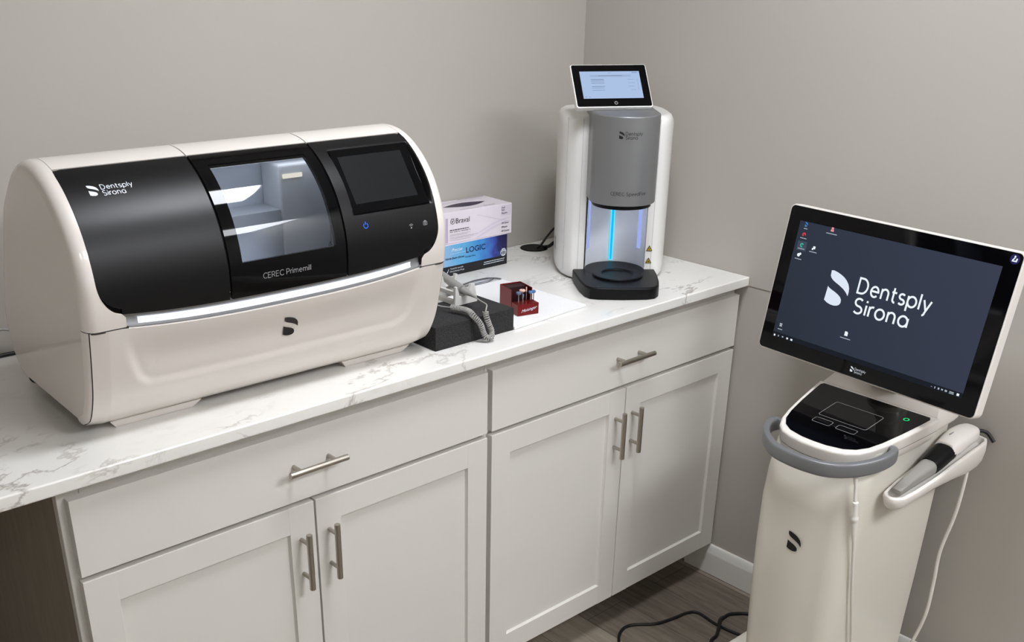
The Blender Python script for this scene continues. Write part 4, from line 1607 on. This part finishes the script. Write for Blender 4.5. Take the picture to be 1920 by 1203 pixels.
def cap2(x, y, w):
    return (x - w / 2, x + w / 2, y - .0088, y - .0072)


decal('selection_box', rects([(-.2310, -.2060, .0690, .0900)]), dl(.0003), M['scr_sel'], mo)
ICON = [(-.2198, .1262, .010, 'scr_blue', merge(move(mark(.0105), -.0037, -.004))),
        (-.2196, .1048, .017, 'scr_red', merge(ring2d(.0016, .0048, -20, 250, 16))),
        (-.2187, .0812, .018, 'scr_teal', merge(ring2d(.0020, .0048, 20, 300, 16))),
        (-.2202, .0579, .018, 'scr_white', merge(polys2d([circle(.0040, 10, -.001, .001)]), polys2d([circle(.0028, 10, .003, .004)]))),
        (-.1860, .0802, .020, 'scr_white', rects([(-.002, .004, -.001, .005), (-.0045, -.0005, -.0035, .0005)])),
        (-.1505, .1280, .028, 'scr_pink', rects([(-.004, .004, -.003, .001), (-.0028, .0028, .0014, .0062)])),
        (-.2218, -.1072, .013, 'scr_grey', rects([(-.0032, .0032, -.0015, .0025), (-.0036, .0036, .0031, .0060)])),
        (-.0509, -.0820, .026, 'scr_white', polys2d([[(-.004, -.0022), (.004, -.0022), (.004, .005), (.002, .0075), (-.004, .0075)]]))]
for x, y, w, mk, VF in ICON:
    ic = decal('desktop_icon', move(VF, x, y), dl(.0006), M[mk], mo)
    decal('icon_caption', rects([cap2(x, y, w)]), dl(.0004), M['scr_grey'], mo)
TASK = [(-.2345, -.2303, -.1335, -.1292), (-.2225, -.2200, -.1325, -.1290), (-.2115, -.2075, -.1318, -.1288), (-.1985, -.1940, -.1325, -.1286), (-.1870, -.1815, -.1325, -.1285), (.2265, .2318, -.1315, -.1265),
        (.1695, .1725, -.1303, -.1295), (.1775, .1795, -.1318, -.1275), (.1850, .1885, -.1315, -.1275), (.1925, .1965, -.1308, -.1278), (.2005, .2055, -.1312, -.1275)]
for k, r_ in enumerate(TASK):
    decal('taskbar_icon', rects([r_]), dl(.0005), M['scr_white' if k in (0, 3, 4, 5) else 'scr_grey'], mo)
decal('clock', rects([(.2105, .2200, -.1292, -.1272), (.2100, .2205, -.1318, -.1303)]), dl(.0005), M['scr_grey'], mo)
bl = brand(.0118, .0050, .0105, .0060, -.0004, .0)
decal('bezel_lettering', move(bl, -.0195, -.1553), dl(-.0001), M['ink_white'], mo)
decal('corner_badge', polys2d([circle(.0098, 30, .2570, .1515)]), dl(-.0001), M['badge'], mo)['label'] = 'round navy badge'
decal('badge_symbol', merge(rects([(.2520, .2620, .1465, .1490)]), polys2d([circle(.0019, 12, .2565, .1565), [(.2518, .1490), (.2550, .1490), (.2580, .1545), (.2556, .1552)], [(.2590, .1490), (.2625, .1490), (.2625, .1535), (.2600, .1535)]])), dl(.0002), M['ink_white'], mo)
bm = BM()
lathe(bm, [(.050, .800), (.050, .812), (.046, .816), (.040, .818), (.038, .822), (.038, .845), (.030, .86)], 36, (.0, .110, 0))
tube(bm, spline([(0, .112, .85), (0, .105, .92), (0, .075, .985), (0, .045, 1.0)], 6), .030, 20)
obj('monitor_neck', bm, M['white_cart'], CT, 50)

# holder for the handheld scanner on the right flank
trz = lambda y: .645 + .105 * (y + .115) + .012 * sstep(.02, .16, y)
TR = [(.130, -.100), (.140, -.113), (.155, -.116), (.168, -.110), (.178, -.095), (.183, -.05), (.186, .02), (.190, .10), (.194, .17), (.194, .215), (.186, .232), (.168, .236), (.146, .232), (.130, .215), (.122, .17), (.1205, .10), (.121, .02), (.124, -.05)]
TRI = inset_poly(TR, .0085)
bm = BM()
rings = []
for f, d in ((-.030, .010), (-.022, .003), (-.010, .0), (-.003, .0004), (-.0008, .0015), (0, .003)):
    rings.append([(x, y, trz(y) + f * (1 + 1.1 * sstep(.0, .2, y))) for x, y in inset_poly(TR, d)])
for f, d in ((0.0, .0075), (-.002, .0090), (-.012, .012), (-.015, .016)):
    rings.append([(x, y, trz(y) + f) for x, y in inset_poly(TR, d)])
loft(bm, rings)
hol = obj('scanner_holder', bm, M['white_satin'], CT, 40)
bm = BM()
prism(bm, rrect(.040, .09, .010, 5, .115, .06), .622, .650, .004)
obj('holder_bracket', bm, M['white_cart'], CT)

# ------------------------------------------------------------------ handheld scanner lying in the holder
HS = thing('handheld_scanner', 'grey, black and white handheld intraoral scanner lying in the cart holder', 'scanner', (-.25, -1.131, 0), math.radians(-91))


def sect(y, w, h, xo=0.0, zo=0.0, e=.8, n=20):
    P = []
    for j in range(n):
        a = 2 * PI * j / n
        c, s = math.cos(a), math.sin(a)
        P.append((.156 + xo + w / 2 * math.copysign(abs(c) ** e, c), y, trz(y) + .0035 + zo + h / 2 * math.copysign(abs(s) ** e, s)))
    return P


bm = BM()
loft(bm, [sect(-.096, .019, .010, 0, .004, .35), sect(-.094, .021, .014, 0, .004, .35), sect(-.070, .023, .018, 0, .005, .4), sect(-.055, .024, .022, 0, .006, .5), sect(.0, .034, .030, 0, .009, .7), sect(.022, .039, .034, 0, .010, .8), sect(.030, .039, .034, 0, .010, .8)])
obj('tip_sleeve', bm, M['grey_sleeve'], HS, 35)['label'] = 'grey tip sleeve'
bm = BM()
loft(bm, [sect(.0285, .040, .036, 0, .011), sect(.034, .043, .038, 0, .012), sect(.055, .046, .040, 0, .013), sect(.085, .049, .040, 0, .015), sect(.098, .050, .040, 0, .015)])
obj('grip_band', bm, M['black_plastic'], HS, 50)['label'] = 'black grip band'
bm = BM()
loft(bm, [sect(.088, .047, .038, 0, .017), sect(.092, .0495, .042, 0, .018), sect(.12, .054, .047, 0, .019), sect(.15, .056, .047, 0, .019), sect(.18, .053, .043, 0, .017), sect(.2, .046, .036, 0, .015), sect(.211, .036, .028, 0, .013), sect(.216, .022, .018, 0, .012)])
rh = obj('rear_housing', bm, M['white_satin'], HS, 50)
bm = BM()
box(bm, .150, .1525, .112, .168, trz(.14) + .0415, trz(.14) + .0435)
obj('control_slot', bm, M['ink_grey'], HS)
bm = BM()
tube(bm, spline([(.156, .210, .7035), (.163, .226, .7060), (.178, .2405, .702), (.196, .2435, .684)], 6), .0042, 10)
obj('cable_boot', bm, M['black_rubber'], HS)
bm = BM()
tube(bm, spline([(.168, .204, .622), (.169, .203, .600), (.166, .200, .504), (.151, .199, .397), (.152, .199, .308), (.150, .199, .215), (.130, .200, .118), (.112, .203, .06), (.10, .205, .012)], 8), .0042, 10)
obj('cable', bm, M['cable_white'], HS)

# front cable with inline connector
FC = thing('connector_cable', 'white cable with an inline connector hanging down the front of the cart', 'cable', (-.25, -1.131, 0), math.radians(-90))
bm = BM()
tube(bm, spline([(.1012, -.1825, .699), (.1035, -.1835, .690), (.108, -.1855, .67), (.1125, -.1865, .644)], 6), .0034, 10)
tube(bm, spline([(.1205, -.180, .558), (.1225, -.170, .50), (.1245, -.157, .43), (.1245, -.135, .35), (.1225, -.108, .262), (.121, -.10, .21), (.121, -.11, .16), (.125, -.12, .115)], 6), .0034, 10)
obj('cord', bm, M['cable_white'], FC)
bm = BM()
a, b = Vector((.1125, -.186, .645)), Vector((.1208, -.1795, .552))
prf = [(0, .6), (.02, .95), (.06, 1), (.07, .88), (.36, .9), (.40, 1.15), (.44, 1.2), (.47, 1.2), (.49, .98), (.53, 1.0), (.70, .95), (.92, .75), (1.0, .55)]
tube(bm, [a.lerp(b, k) for k, r in prf], .0066, 16, rs=[r for k, r in prf])
obj('connector', bm, M['cable_white'], FC, 40)
bm = BM()
tube(bm, [(.1010, -.1824, .6990), (.1030, -.1833, .692), (.1055, -.1844, .682)], .0050, 12, rs=[1, 1, .8])
obj('upper_sleeve', bm, M['cable_white'], FC)

# cords on the floor
bm = BM()
tube(bm, spline([(-.52, -.74, .0042), (-.48, -.682, .0042), (-.447, -.655, .0042), (-.415, -.645, .0042), (-.385, -.654, .0042), (-.337, -.689, .0042), (-.281, -.704, .0042), (-.228, -.713, .0042), (-.206, -.734, .0042), (-.212, -.796, .0042), (-.208, -.855, .0042), (-.190, -.92, .0042), (-.16, -1.0, .0042)], 8), .0040, 10)
tag(obj('power_cord', bm, M['black_rubber']), 'black cord snaking across the floor from under the cart', 'cord', 'cords of the cart')
bm = BM()
tube(bm, spline([(-.36, -.90, .0048), (-.293, -.843, .0048), (-.258, -.834, .006), (-.232, -.822, .0135), (-.208, -.807, .0165), (-.185, -.797, .011), (-.165, -.794, .0048), (-.138, -.799, .0048), (-.097, -.840, .0048), (-.05, -.95, .0048)], 8), .0046, 10)
tag(obj('power_cord', bm, M['black_rubber']), 'thicker black cord crossing over the other cord on the floor', 'cord', 'cords of the cart')
